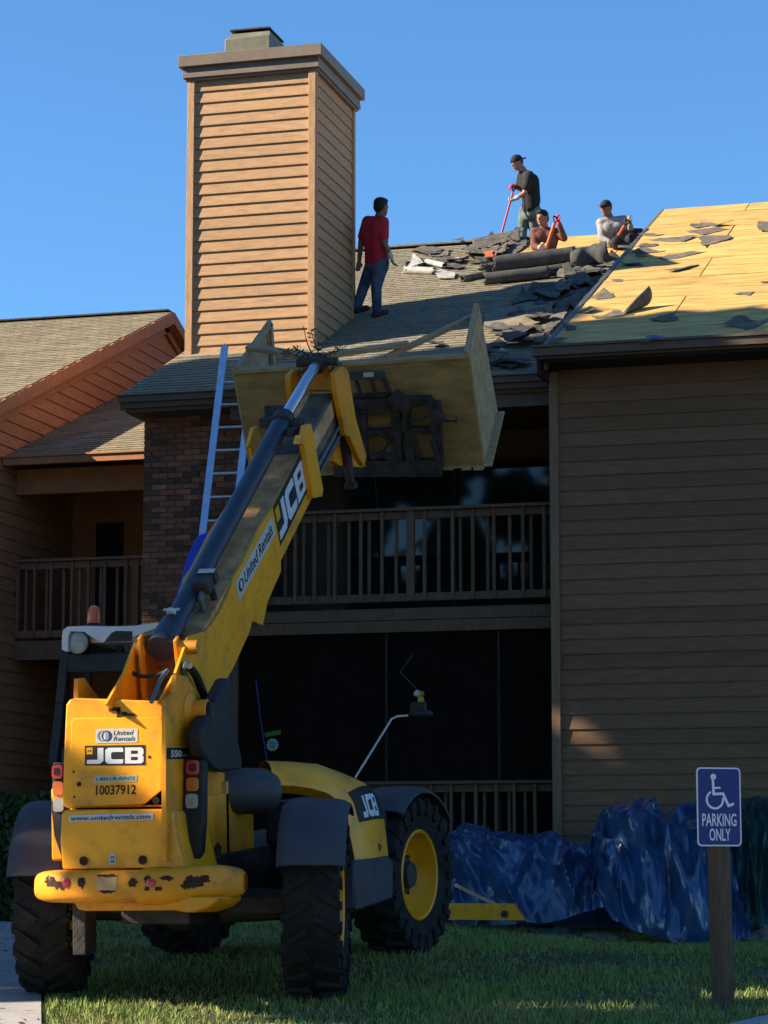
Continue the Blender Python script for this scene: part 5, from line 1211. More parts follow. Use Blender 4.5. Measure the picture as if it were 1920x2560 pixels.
# wheelchair symbol in a unit field: measured from the sign
c4 = crop(1080, 1900, 1.975)
def sg(x, y):   # crop pixel -> sign metres
    p = onp(cs, SN, *c4(x, y)); d = p - SO; return (d.dot(SU), d.dot(SV))
g = G()
def dec_abs(pts, lift=.0024):
    vf = tris2d([pts]); xs_ = [p[0] for p in pts]; ys_ = [p[1] for p in pts]
    decal(g, vf, SO, SU, SV, min(xs_), min(ys_), max(xs_) - min(xs_), max(ys_) - min(ys_), lift)
hx_, hy_ = sg(1388, 83); dec_abs(circ(hx_, hy_, .020, 20))
def stroke(pts, w_):
    P = [Vector((*sg(*p), 0)) for p in pts]; L = []; Rr = []
    for i, p in enumerate(P):
        d = (P[min(i + 1, len(P) - 1)] - P[max(i - 1, 0)]).normalized(); nn = Vector((-d.y, d.x, 0)) * w_ / 2
        if 0 < i < len(P) - 1:
            d1 = (P[i] - P[i - 1]).normalized(); d2 = (P[i + 1] - P[i]).normalized(); nn = (Vector((-d1.y, d1.x, 0)) + Vector((-d2.y, d2.x, 0))).normalized() * w_ / 2 / max(.5, math.cos(d1.angle(d2) / 2))
        L.append(p + nn); Rr.append(p - nn)
    dec_abs([(p.x, p.y) for p in L + Rr[::-1]])
stroke([(1386, 96), (1390, 168), (1436, 166), (1464, 226), (1490, 216)], .017)
stroke([(1392, 138), (1424, 137)], .012)
cxw, cyw = sg(1396, 196); arc = []
for i in range(25):
    a = math.radians(118 + (360 - 118 - 10 + 22) * i / 24); arc.append((cxw + .063 * math.cos(a), cyw + .063 * math.sin(a)))
inner_ = [(cxw + (x - cxw) * .78, cyw + (y - cyw) * .78) for x, y in arc]; dec_abs(arc + inner_[::-1])
pp('wheelchair_symbol', g, 'signwhite', fld)

# ================================================================ ladder and blue cloth
la = ony(27.02, 549, 976); lt = None
lfz = ony(25.5, 380, 2300); lf_ = Vector((lfz.x, 25.5, gz(lfz.x, 25.5)))
# direction in the picture: rail runs through (568,862),(549,976),(508,1325)
pA = ony(27.02, 549, 976); pB = ony(26.35, 508, 1325); dl = (pA - pB).normalized()
foot = pB - dl * ((pB.z - 1.03) / dl.z); topl = pA + dl * ((pA - pB).length * (976 - 862) / (1325 - 976))
LD = root('ladder', foot, 'aluminium extension ladder leaning on the eave between brick chase and boom', 'ladder')
wl = Vector((.365, .02, 0))
for o in (Vector(), wl):
    g = G().beam(foot + o, topl + o, .03, .085, up=(1, 0, 0)); pp('side_rail', g, 'alu', LD, bevel=.004)
    g = G().tube([topl + o, topl + o + dl * .03], .022, 8); pp('end_cap', g, 'white', LD)
L = (topl - foot).length; rung0 = (ony(27.02, 557, 1021) - foot).dot(dl); k = rung0 % .305
rm = G().tube([Vector((.015, 0, 0)), wl - Vector((.015, 0, 0))], .016, 8).mesh('rung', M['alu'])
while k < L - .05: place(rm, 'rung', LD, loc=foot + dl * k); k += .305
def sheetpx(name, outl, Y, bulge, m, label, cat, n=16, seed=1, amp=.03, freq=7, th=.0):
    """cloth hanging in front of depth Y: outline pixels given as left and right edges top to bottom"""
    Lp, Rp = outl; g = G()
    def f(u, v):
        a = lerp3([(x, y, 0) for x, y in Lp], v); b = lerp3([(x, y, 0) for x, y in Rp], v); x = a[0] * (1 - u) + b[0] * u; y = a[1] * (1 - u) + b[1] * u
        w_ = noise.noise(Vector((u * freq * .7, v * 2 + seed, seed))) + .5 * noise.noise(Vector((u * freq * 2, v * 3, seed + 5)))
        return ony(Y - bulge * math.sin(math.pi * u) + amp * w_, x, y)
    g.grid(f, n, n * 2); 
    def fb(u, v): p = f(1 - u, v); return p + Vector((0, .02 + bulge * .5, 0))
    g.grid(fb, n, n * 2)
    return solo(name, g, M[m], label, cat, smooth=True)
sheetpx('blue_cloth', ([(494, 1340), (470, 1385), (455, 1440), (444, 1480), (430, 1540)], [(522, 1330), (540, 1370), (530, 1440), (505, 1500), (470, 1560)]), 26.2, .12, 'blue2', 'bright blue tarpaulin bundle hanging on the foot half of the ladder', 'cloth')

# ================================================================ tarps on the lawn
def lat(i, j): return (math.sin(i * 127.1 + j * 311.7) * 43758.5453) % 1.0
def trin(x, y):    # piecewise flat facets: creased plastic sheet
    x += .35 * noise.noise(Vector((x * .7, y * .7, 3))); y += .35 * noise.noise(Vector((x * .7, y * .7, 8)))
    x += y * .4; i, j = math.floor(x), math.floor(y); a, b = x - i, y - j
    if a + b < 1: return lat(i, j) * (1 - a - b) + lat(i + 1, j) * a + lat(i, j + 1) * b
    return lat(i + 1, j + 1) * (a + b - 1) + lat(i + 1, j) * (1 - b) + lat(i, j + 1) * (1 - a)
def drape(name, crest, base, Yc, m, label, cat, seed, amp=.09, Yb=24.9, group=None, back=.5, nu=150, nv=80):
    def at(Lst, t): return lerp3([(x, y, 0) for x, y in Lst], t)
    def f(u, v):
        b = at(base, u); B = ony(Yb, b[0], b[1]); B.z = max(gz(B.x, B.y), B.z - .03); c = at(crest, u); Cp = ony(Yc, c[0], c[1])
        if v <= .78:
            t = v / .78; e = math.sin(t * math.pi / 2); p = Vector((B.x + (Cp.x - B.x) * t, B.y + (Cp.y - B.y) * (t ** 1.3), B.z + (Cp.z - B.z) * e ** .9))
        else:
            t = (v - .78) / .22; p = Cp + Vector((0, back * t, -(Cp.z - 1.03) * t * t))
        s = u * 4.2 + seed; r1 = noise.noise(Vector((s * 1.1 + v * 1.9, v * 1.4, seed))); r2 = noise.noise(Vector((s * 1.9 - v * 2.4, v * 1.8, seed + 9))); r3 = noise.noise(Vector((s * 6, v * 5, seed + 3)))
        fold = (1 - min(1, abs(r1) * 3.0)) ** 1.4 * 1.5 + (1 - min(1, abs(r2) * 3.0)) ** 1.3 * .7 + r3 * .12 - .5 + 0; k = math.sin(math.pi * min(1, v * 1.22)) ** .7 + .12 * (1 - v)
        q = p + Vector((.25, -.9, .35)).normalized() * (amp * .6 * fold + amp * 1.1 * (trin(u * 9 + seed, v * 4) - .5) + amp * .35 * (trin(u * 21 + seed, v * 9 + 3) - .5)) * k * (1 if v < .95 else .2)
        q.z = max(q.z, gz(q.x, q.y) + .005 + .01 * (1 + r3)); return q
    g = G().grid(f, nu, nv); return solo(name, g, M[m], label, cat, group=group, smooth=True)
drape('tarp', [(1105, 2105), (1120, 2082), (1150, 2066), (1190, 2062), (1230, 2076), (1290, 2086), (1345, 2088), (1400, 2090), (1450, 2108), (1500, 2150), (1525, 2210)],
      [(1100, 2300), (1150, 2305), (1200, 2306), (1260, 2305), (1310, 2300), (1370, 2298), (1420, 2285), (1470, 2270), (1500, 2262), (1530, 2258)], 26.0, 'blue', 'low crumpled blue tarpaulin in front of the lower porch railing', 'tarp', 2.3, .26, 24.9, 'blue tarpaulins on the lawn')
drape('tarp', [(1466, 2135), (1480, 2085), (1500, 2032), (1536, 2010), (1590, 2004), (1640, 2012), (1665, 2030), (1700, 2012), (1750, 2000), (1790, 2003), (1815, 2070), (1832, 2150), (1850, 2230)],
      [(1512, 2262), (1530, 2288), (1561, 2305), (1600, 2322), (1640, 2335), (1688, 2350), (1730, 2358), (1770, 2358), (1810, 2350), (1850, 2340), (1880, 2330)], 25.6, 'blue', 'tall heaped blue tarpaulin behind the parking sign post', 'tarp', 7.7, .30, 24.2, 'blue tarpaulins on the lawn')
drape('tarp', [(1800, 2040), (1830, 2000), (1870, 1995), (1920, 1998), (1970, 1996), (2040, 2010), (2080, 2060)],
      [(1820, 2318), (1860, 2312), (1900, 2310), (1950, 2312), (2000, 2312), (2050, 2310), (2090, 2300)], 26.3, 'green', 'dark green tarpaulin heaped against the siding', 'tarp', 4.1, .18, 25.3)
def flat_sheet(name, P, m, label, cat, h=.03, amp=.03, seed=1, group=None, n=24, Yn=24.0):
    """P: 4 ground pixels (ll, lr, ur, ul)"""
    Q = [ony(Yd, *p) for p, Yd in zip(P, (Yn, Yn, Yn + .7, Yn + .7))]; g = G()
    def f(u, v):
        a = Q[0].lerp(Q[1], u); b = Q[3].lerp(Q[2], u); p = a.lerp(b, v); e = noise.noise(Vector((u * 5 + seed, v * 3, seed))) 
        p = p + Vector((noise.noise(Vector((u * 6, v * 6, seed + 3))) * .08, noise.noise(Vector((u * 6, v * 6, seed + 7))) * .08, 0))
        p.z = gz(p.x, p.y) + .02 + h * math.sin(math.pi * u) * math.sin(math.pi * v) + amp * abs(e); return p
    g.grid(f, n, n); return solo(name, g, M[m], label, cat, group=group, smooth=True)
flat_sheet('tarp', [(1300, 2326), (1400, 2326), (1530, 2262), (1400, 2290)], 'green', 'flat strip of green tarpaulin between the two blue heaps', 'tarp', .05, .06, 3, Yn=24.3)
flat_sheet('shingle_pile', [(1860, 2345), (1990, 2345), (1990, 2300), (1870, 2300)], 'scrap', 'small heap of torn dark shingles beside the green tarpaulin', 'debris', .14, .08, 8)
flat_sheet('dirt_pile', [(1460, 2360), (1545, 2360), (1550, 2318), (1470, 2318)], 'scrap', 'little heap of dry leaves on the lawn by the tarpaulin', 'debris', .05, .04, 5)
flat_sheet('shingle_scrap', [(1865, 2462), (1935, 2462), (1950, 2448), (1890, 2446)], 'felt', 'flat black scrap on the grass right of the sign post', 'scrap', .01, .02, 9, Yn=18.4)
g = G(); a = [ony(24.55, x, y) for x, y in ((1085, 2258), (1284, 2259), (1312, 2301), (1085, 2299))]; g.prism(a, (0, .10, 0))
yb_ = solo('yellow_beam', g, M['yellow'], 'yellow steel beam end poking out beside the front wheel', 'beam', bevel=.006)
PW[yb_.name] = Matrix.Translation(yb_.location)
c = ony(24.54, 1261, 2285); pp('bolt', G().lathe(c, (0, -1, 0), [(.035, 0), (.035, .012), (.016, .014), (.016, .03), (0, .03)], 12), 'steel', yb_)
g = G().beam(ony(24.7, 1138, 2212), ony(24.6, 1240, 2262), .03, .03); solo('white_batten', g, M['lumber'], 'thin pale batten leaning on the left blue tarpaulin', 'batten')
# window decorations
fc = ony(27.43, 682, 1862)
g = G(); g.lathe(fc, (0, -1, 0), [(.05, 0), (.045, .012), (0, .016)], 20)
fl_ = solo('flower_ornament', g, M['teal'], 'round teal flower ornament with white petals on the porch screen', 'ornament'); PW[fl_.name] = Matrix.Translation(fl_.location)
for i in range(14):
    t = 2 * math.pi * i / 14; d = Vector((math.cos(t), 0, math.sin(t))); n_ = Vector((-d.z, 0, d.x)); c = fc + d * .058 + Vector((0, -.008, 0))
    pp('petal', G().obox(c, d * .014, n_ * .008, (0, .003, 0)), 'tealp', fl_)
a = ony(27.43, 662, 1838); b = ony(27.43, 702, 1830); solo('green_strip', G().beam(a, b, .01, .055), M['lime'], 'short green strip above the flower ornament', 'ornament')
c = ony(27.40, 1048, 1745)
g = G(); g.ell(c + Vector((-.02, 0, .05)), .045, .03, .04); cm = solo('hanging_ornament', g, M['sticker'], 'small yellow and white figure hanging on the porch screen', 'ornament', smooth=True); PW[cm.name] = Matrix.Translation(cm.location)
g = G().ell(c + Vector((.02, .0, -.03)), .04, .03, .07); pp('body', g, 'ornyel', cm, smooth=True)
g = G().ell(c + Vector((.035, -.02, .045)), .03, .03, .03); pp('ear', g, 'ornyel', cm, smooth=True)
g = G().tube([c + Vector((-.02, 0, .09)), ony(27.42, 1000, 1680), ony(27.42, 1032, 1637)], .004, 5); pp('cord', g, 'hose', cm)
g = G().tube([ony(27.38, 640, 1700), ony(27.38, 652, 1800), ony(27.38, 668, 1905)], .009, 6); solo('cord', g, M['navy'], 'thin blue cord hanging beside the porch post', 'cord')
g = G(); solo('porch_items', g.box(-7.0, -6.4, 28.2, 28.6, 1.3, 1.9).box(-6.85, -6.5, 28.15, 28.2, 1.5, 1.7), M['sticker'], 'pale boxes stored on the lower porch behind the screen', 'box') if False else None

# fallen leaves on the lawn
n = 1800; yy = 14.6 + 11 * rng.random(n) ** 1.3; xx = -yy * .47 + rng.random(n) * (yy * .41 + 1.2); P0 = np.c_[xx, yy, [gz(a, b) + .02 + .03 * random.random() for a, b in zip(xx, yy)]]
a = rng.normal(0, 1, (n, 3)); a[:, 2] *= .4; a /= np.linalg.norm(a, axis=1)[:, None]; b = np.cross(a, np.array([0, 0, 1.0]) + rng.normal(0, .3, (n, 3))); sc = rng.uniform(.012, .03, n)[:, None]
V = np.stack([P0 - a * sc, P0 + b * sc * .5, P0 + a * sc, P0 - b * sc * .5], 1)
M['deadleaf'] = mat('dead_leaves', (.20, .13, .06), .8, .3, 5, island=.4)
fl2 = place(tri_mesh('fallen_leaves', V, M['deadleaf'], 4), 'fallen_leaves'); fl2['kind'] = 'stuff'; fl2['label'] = 'dry leaves scattered over the lawn'; fl2['category'] = 'leaves'
# ================================================================ loose roofing on the roof
dM = Vector((0, ca, .44 * ca)); nM = Vector((0, -.44 * ca, ca))
def scrap(pts, roof, m, label, lift=.012, curl=.05, th=.005, name='shingle_scrap', group=None, seed=None, curlfn=None):
    r_ = random.Random(seed if seed is not None else len(label) * 13 + int(pts[0][0])); P = [onr(*roof, x, y) for x, y in pts]
    n = len(P); Q = []
    for i in range(n):    # torn edges
        a, b = P[i], P[(i + 1) % n]; L = (b - a).length; k = max(1, int(L / .09)); 
        for j in range(k):
            p = a.lerp(b, j / k)
            if j: p = p + Vector((r_.uniform(-.02, .02), r_.uniform(-.03, .03), 0))
            p.z = zr(roof, p.y); Q.append(p)
    c = sum(Q, Vector()) / len(Q); size = max((q - c).length for q in Q)
    base = tessellate_polygon([Q]); vs = list(Q); fs = [tuple(t) for t in base]
    # subdivide through bmesh so that the sheet can warp
    bmx = bmesh.new(); bv = [bmx.verts.new(v) for v in vs]
    for t in fs:
        try: bmx.faces.new([bv[i] for i in t])
        except ValueError: pass
    bmesh.ops.subdivide_edges(bmx, edges=[e for e in bmx.edges if e.calc_length() > .12], cuts=2, use_grid_fill=True)
    bmesh.ops.triangulate(bmx, faces=bmx.faces)
    s = r_.uniform(0, 90)
    for v in bmx.verts:
        d = (v.co - c).length / size; w_ = noise.noise(Vector((v.co.x * 2.2, v.co.y * 2.2, s))); w2 = noise.noise(Vector((v.co.x * 7, v.co.y * 7, s + 3)))
        h = lift + curl * max(0, w_ + .15) * (0.4 + d) + .012 * (w2 + .5)
        if curlfn: h += curlfn(v.co, c)
        v.co += nM * max(.009, h)
    bmesh.ops.recalc_face_normals(bmx, faces=bmx.faces)
    bmesh.ops.solidify(bmx, geom=bmx.faces[:], thickness=th)
    g = G(); bmx.verts.index_update(); g.add([v.co.copy() for v in bmx.verts], [tuple(v.index for v in f.verts) for f in bmx.faces]); bmx.free()
    return solo(name, g, M[m], label, 'roofing scrap' if name == 'shingle_scrap' else 'roofing', group=group)
W4 = crop(1340, 500, 2.86); W3 = crop(980, 580, 2.765)
A_ = lambda f, L: [f(*p) for p in L]
RWs = [([(1100, 210), (1180, 170), (1340, 185), (1420, 188), (1300, 205), (1240, 195), (1150, 215)], 'upper half of the doubled scrap near the ridge of the plywood', .08),
       ([(1060, 240), (1180, 220), (1300, 205), (1385, 220), (1200, 262)], 'lower half of the doubled scrap near the ridge of the plywood', .06),
       ([(810, 300), (880, 285), (1150, 275), (1060, 312)], 'long thin scrap below the left rake step of the plywood', .03),
       ([(1160, 290), (1250, 268), (1400, 275), (1370, 300), (1240, 330), (1200, 358), (1180, 310)], 'hooked grey scrap high on the plywood', .04),
       ([(860, 425), (1100, 380), (1230, 380), (1000, 432), (920, 440)], 'long flat strip right of the stripping workers', .03),
       ([(1590, 200), (1700, 185), (1700, 250), (1590, 238)], 'dark curled scrap high at the right edge of the plywood', .09),
       ([(920, 528), (1090, 488), (1110, 475), (1170, 475), (1100, 500), (990, 530)], 'twisted strip at the tip of the chimney shadow', .05),
       ([(700, 472), (740, 460), (768, 485), (722, 497)], 'small dark scrap lying inside the chimney cap shadow', .02),
       ([(1420, 690), (1460, 675), (1565, 668), (1530, 695)], 'short scrap in the middle right of the plywood', .03),
       ([(800, 880), (880, 852), (980, 840), (1020, 873), (920, 885)], 'star-shaped scrap above the tree shadow on the plywood', .04),
       ([(1400, 862), (1450, 840), (1530, 843), (1490, 865)], 'small upper scrap at the right edge of the tree shadow', .03),
       ([(1340, 920), (1400, 900), (1470, 878), (1560, 892), (1680, 870), (1600, 910), (1500, 942), (1440, 925)], 'large ragged scrap low at the right of the plywood', .06),
       ([(660, 1028), (700, 1015), (790, 1010), (850, 1020), (790, 1034)], 'dark scrap lying just above the gutter', .02),
       ([(1520, 970), (1580, 958), (1600, 965), (1550, 975)], 'tiny scrap near the gutter at the right', .01),
       ([(390, 850), (470, 835), (560, 800), (700, 822), (700, 832), (560, 850), (430, 860)], 'flat tail of the curled shingle in front of the flashing', .04),
       ([(730, 262), (800, 255), (920, 258), (850, 272)], 'thin scrap just right of the grey-shirted worker', .02),
       ([(1600, 600), (1660, 595), (1690, 602), (1620, 606)], 'tiny dark sliver at the right edge of the plywood', .01),
       ([(680, 385), (760, 355), (840, 365), (930, 375), (860, 388), (760, 392)], 'ragged scrap behind the top of the flashing', .05)]
for L, lab, cu in RWs: scrap(A_(W4, L), WR, 'scrap', lab, curl=cu)
r4 = random.Random(9)
for i, (x, y) in enumerate(((1385, 858), (1415, 822), (1452, 780), (1490, 742), (1530, 700), (1565, 662), (1590, 640), (1612, 612))):
    sz = r4.uniform(12, 26); a0 = r4.uniform(0, 3); pts = [(x + 14 + sz * 1.4 * math.cos(t + a0) * r4.uniform(.5, 1.2), y + 4 + sz * .35 * math.sin(t + a0) * r4.uniform(.4, 1.3)) for t in (0, .9, 1.9, 3, 4.1, 5.2)]
    scrap(pts, WR, r4.choice(['felt', 'felt_g', 'scrap']), 'ragged felt edge on the plywood beside the flashing, %s up from the eave' % ('first second third fourth fifth sixth seventh eighth'.split()[i]), curl=r4.uniform(.05, .15), seed=i + 50, group='ragged felt edges beside the flashing')
# curled up shingle
g = G(); 
def cf(u, v):
    a = W4(560 + 90 * u, 845 - 20 * u); b = W4(640 + 125 * u, 790 - 10 * u); t = v * 2.3
    x0, y0 = W4(560 + 215 * u, 845 - 68 * u); p = onr(*WR, x0, y0); d = Vector((.35, .1, 0)) 
    return p + Vector((.12 * math.sin(t) - .02, .03 * v, 0)) + nM * (.02 + .30 * (u ** .8) * (1 - math.cos(t)) * .5)
g.grid(cf, 16, 16); sc1 = solo('shingle_scrap', g, M['scrap'], 'big curled-up shingle standing on the plywood in front of the flashing', 'roofing scrap', smooth=True)
md = sc1.modifiers.new('thickness', 'SOLIDIFY'); md.thickness = .008
scrap(A_(W4, [(780, 1012), (860, 1004), (950, 1008), (900, 1030), (830, 1026)]), WR, 'blue', 'small blue tarp rag just above the gutter', curl=.05, name='tarp_rag')

# scraps and sheets on the shingled part
Ms = [([(640, 600), (720, 560), (900, 520), (1000, 500), (1150, 470), (1110, 560), (1060, 625), (950, 672), (800, 690), (700, 700), (640, 690)], 'shingle', 'wide loose mat of shingles above the basket corner', .10, .03),
      ([(810, 530), (830, 490), (900, 430), (1010, 452), (1000, 490), (960, 480), (880, 500)], 'felt_g', 'pointed shingle flap at the end of the chimney shadow', .16, .02),
      ([(1010, 450), (1080, 400), (1180, 350), (1260, 390), (1230, 430), (1150, 500), (1030, 515)], 'scrap', 'long grey sheet folded below the felt rolls', .12, .05),
      ([(1180, 320), (1230, 310), (1330, 340), (1380, 380), (1440, 430), (1400, 440), (1290, 410), (1230, 390)], 'felt_g', 'dark torn flap overlapping the flashing', .18, .08),
      ([(1240, 430), (1330, 440), (1420, 450), (1360, 500), (1270, 560), (1230, 540)], 'felt_g', 'crumpled dark pieces piled against the flashing', .2, .05),
      ([(1180, 470), (1240, 500), (1200, 600), (1120, 680), (1060, 680), (1100, 580)], 'scrap', 'strip of shingle running down beside the flashing', .08, .02),
      ([(1150, 560), (1200, 540), (1210, 590), (1150, 660), (1080, 720), (1040, 720)], 'felt_g', 'narrow dark strip at the foot of the flashing', .08, .03),
      ([(800, 710), (950, 690), (1050, 690), (1010, 740), (900, 740)], 'felt', 'dark gap flap under the loose mat', .05, .05),
      ([(830, 760), (960, 740), (1040, 720), (1000, 790), (880, 805)], 'scrap', 'pale torn shingle low beside the wing gutter', .10, .03),
      ([(660, 800), (740, 760), (820, 790), (780, 810), (700, 815)], 'felt', 'black torn strip near the eave', .06, .02),
      ([(680, 890), (740, 860), (770, 870), (745, 895)], 'felt', 'small black scrap near the eave', .06, .02),
      ([(745, 862), (765, 828), (800, 850), (795, 862)], 'felt_s', 'little white scrap near the eave', .06, .03),
      ([(640, 705), (800, 690), (1000, 680), (1040, 690), (900, 705), (700, 725)], 'felt_g', 'rolled lower edge of the loose shingle mat', .05, .06),
      ([(980, 770), (1030, 720), (1060, 740), (1040, 800), (990, 812)], 'felt_g', 'black curled lump against the wing gutter', .2, .06),
      ([(560, 130), (640, 90), (700, 65), (780, 80), (720, 115), (620, 145)], 'felt_g', 'ragged grey flap near the ridge left of the standing worker', .12, .04),
      ([(620, 175), (700, 165), (760, 120), (850, 110), (760, 160), (720, 200), (650, 205)], 'scrap', 'jumbled torn pieces below the standing worker', .14, .05),
      ([(640, 185), (700, 180), (700, 210), (650, 210)], 'orangetool', 'small rust-red piece among the torn shingles', .05, .08),
      ([(730, 185), (790, 110), (830, 105), (760, 190)], 'scrap', 'narrow brown strip pointing up to the standing worker', .08, .09),
      ([(130, 240), (150, 185), (195, 215), (230, 262), (120, 268)], 'felt_s', 'pale torn triangle behind the grey felt roll', .12, .03),
      ([(300, 290), (340, 275), (440, 300), (430, 335), (320, 335)], 'felt_s', 'flat grey sheet at the end of the silver roll', .05, .03),
      ([(190, 245), (240, 210), (380, 230), (520, 255), (450, 272), (370, 268), (240, 240)], 'felt', 'black torn strip behind the silver roll', .08, .03),
      ([(360, 205), (440, 190), (520, 205), (440, 212)], 'felt_s', 'thin silver scrap above the black strip', .05, .03),
      ([(50, 205), (110, 210), (100, 245), (60, 230)], 'scrap', 'brown scrap by the glove of the red-shirted worker', .05, .02),
      ([(870, 60), (960, 60), (930, 110), (860, 160), (760, 200), (820, 120)], 'felt_g', 'torn shingle edge beside the bare ridge plywood', .08, .02),
      ([(1570, 130), (1660, 125), (1650, 150), (1575, 165)], 'scrap', 'grey flap below the knees of the grey-shirted worker', .08, .05),
      ([(480, 110), (500, 60), (480, 65), (420, 80), (470, 85)], 'felt', 'black sliver sticking up from the ridge', .12, .05),
      ([(0, 770), (80, 760), (100, 770), (60, 800), (0, 810)], 'scrap', 'short scrap lying behind the box rim', .05, .03),
      ([(240, 800), (290, 785), (360, 785), (370, 800), (290, 818)], 'felt', 'dark curled scrap seen inside the box', .1, .04)]
for L, m, lab, cu, li in Ms: scrap(A_(W3, L), MR, m, lab, lift=li, curl=cu)
# felt rolls: tubes of old roofing
def roll(p, q, r, m, label, open_=True, lift=None, name='felt_roll', sweep=300, seedr=0):
    P = onr(*MR, *p); Q = onr(*MR, *q); d = (Q - P).normalized(); L = (Q - P).length; up = nM; sd = d.cross(up).normalized(); r_ = random.Random(seedr); g = G()
    off = up * (r if lift is None else lift)
    def f(u, v):
        a = math.radians(-60 + sweep * v); rr = r * (1 - .25 * v) * (1 + .08 * noise.noise(Vector((u * 5, v * 3, seedr)))); j = (noise.noise(Vector((v * 6, seedr, 2))) * .12 if u in (0, 1) else 0)
        return P + d * (L * u + j) + off + (sd * math.cos(a) + up * math.sin(a)) * rr
    g.grid(f, 24, 18); o = solo(name, g, M[m], label, 'roofing roll', smooth=True); md = o.modifiers.new('thickness', 'SOLIDIFY'); md.thickness = .006; return o
roll(W3(700, 285), W3(1262, 215), .125, 'felt', 'thick upper roll of black roofing felt', sweep=330, seedr=1)
roll(W3(640, 372), W3(1085, 322), .095, 'felt', 'long lower roll of black roofing felt with a torn hole', sweep=330, seedr=2)
roll(W3(1065, 315), W3(1262, 285), .085, 'felt', 'short roll of felt at the end of the long lower roll', sweep=330, seedr=3)
roll(W3(485, 352), W3(650, 315), .055, 'scrap', 'thin tan roll at the left end of the felt rolls', sweep=330, seedr=4)
roll(W3(1280, 318), W3(1470, 295), .05, 'felt', 'thin roll of felt under the leaning felt sheet', sweep=330, seedr=5)
roll(W3(630, 290), W3(760, 262), .07, 'felt_g', 'stubby roll left of the thick upper roll', sweep=330, seedr=6)
roll(W3(620, 235), W3(720, 222), .05, 'felt_g', 'small stubby roll above the others', sweep=330, seedr=7)
roll(W3(95, 292), W3(300, 298), .06, 'felt_s', 'silver-grey roll of roofing near the red-shirted worker', sweep=320, seedr=8)
roll(W3(245, 228), W3(370, 258), .05, 'felt_s', 'pale grey roll end propped behind the silver roll', sweep=320, seedr=9)
# leaning felt sheet hiding the workers' legs
def ptM(x, y, h): return onr(*MR, x, y) + nM * h
P = [W3(1250, 262), W3(1500, 232), W3(1535, 200), W3(1440, 130), W3(1475, 82), W3(1240, 145)]
Yf = onr(*MR, *W3(1250, 262)).y
g = G(); Bt = [ony(Yf + .02, *p) for p in P]; 
def lf2(u, v):
    b = onr(*MR, *W3(1245 + 275 * u, 266 - 34 * u + 6 * math.sin(u * 9))); tpx = W3(1238 + 245 * u - (20 if .75 < u < .92 else 0), 145 - 62 * u + 5 * math.sin(u * 17)); t = ony(b.y + .12, *tpx)
    p = b.lerp(t, v); return p + Vector((0, -.10 * math.sin(math.pi * v), .02)) + nM * .02
g.grid(lf2, 22, 10); o = solo('felt_sheet', g, M['felt'], 'large folded felt sheet standing in front of the grey-shirted worker', 'roofing', smooth=True); o.modifiers.new('thickness', 'SOLIDIFY').thickness = .008
def lf3(u, v):
    b = onr(*MR, *W3(760 + 490 * u, 250 - 60 * u)); tpx = W3(760 + 490 * u, 222 - 85 * u - 14 * math.sin(u * 7)); t = ony(b.y + .35, *tpx); p = b.lerp(t, v)
    return p + Vector((0, -.06 * math.sin(math.pi * v), .03))
g = G(); g.grid(lf3, 26, 8); o = solo('felt_sheet', g, M['felt'], 'long felt sheet draped over the thick upper roll', 'roofing', smooth=True); o.modifiers.new('thickness', 'SOLIDIFY').thickness = .008
# old roofing still lying over the ridge
def rm_(u, v):
    x, y = crop(1180, 360, 3.607)(30 + 400 * u, 905 - 40 * u * (1 - v)); top = crop(1180, 360, 3.607)(0 + 430 * u, 872 - 95 * u)
    b = onr(*MR, *crop(1180, 360, 3.607)(10 + 430 * u, 930 - 10 * u)); t = ony(35.95, *top); p = b.lerp(t, v); return p + nM * (.02 + .05 * math.sin(math.pi * v))
g = G(); g.grid(rm_, 20, 12); o = solo('shingle_mat', g, M['felt_g'], 'loosened old shingles humped up along the ridge', 'roofing', smooth=True); o.modifiers.new('thickness', 'SOLIDIFY').thickness = .02
rr2 = random.Random(11); names_ = ['left', 'right']
k = 0
for (x, y) in ((430, 845), (380, 905), (300, 935), (470, 905), (250, 1000), (150, 1000), (200, 885), (100, 960), (60, 905)):
    a, b = crop(1180, 360, 3.607)(x, y); sz = rr2.uniform(8, 20); pts = [(a + sz * math.cos(t) * rr2.uniform(.6, 1.3), b + sz * .35 * math.sin(t) * rr2.uniform(.6, 1.2)) for t in (0, 1, 2, 3, 4.2, 5.2)]
    o = scrap(pts, MR, rr2.choice(['felt_g', 'scrap', 'felt']), 'torn scrap ' + ['at the shoes of the standing worker', 'just left of the standing worker', 'below the humped ridge shingles', 'between the standing and kneeling workers', 'under the red shovel tip', 'right above the small stubby roll', 'on the crest under the red shovel', 'left of the humped ridge shingles', 'farthest left below the ridge'][k], curl=.15, lift=.05, group='scraps strewn below the ridge', seed=k); k += 1

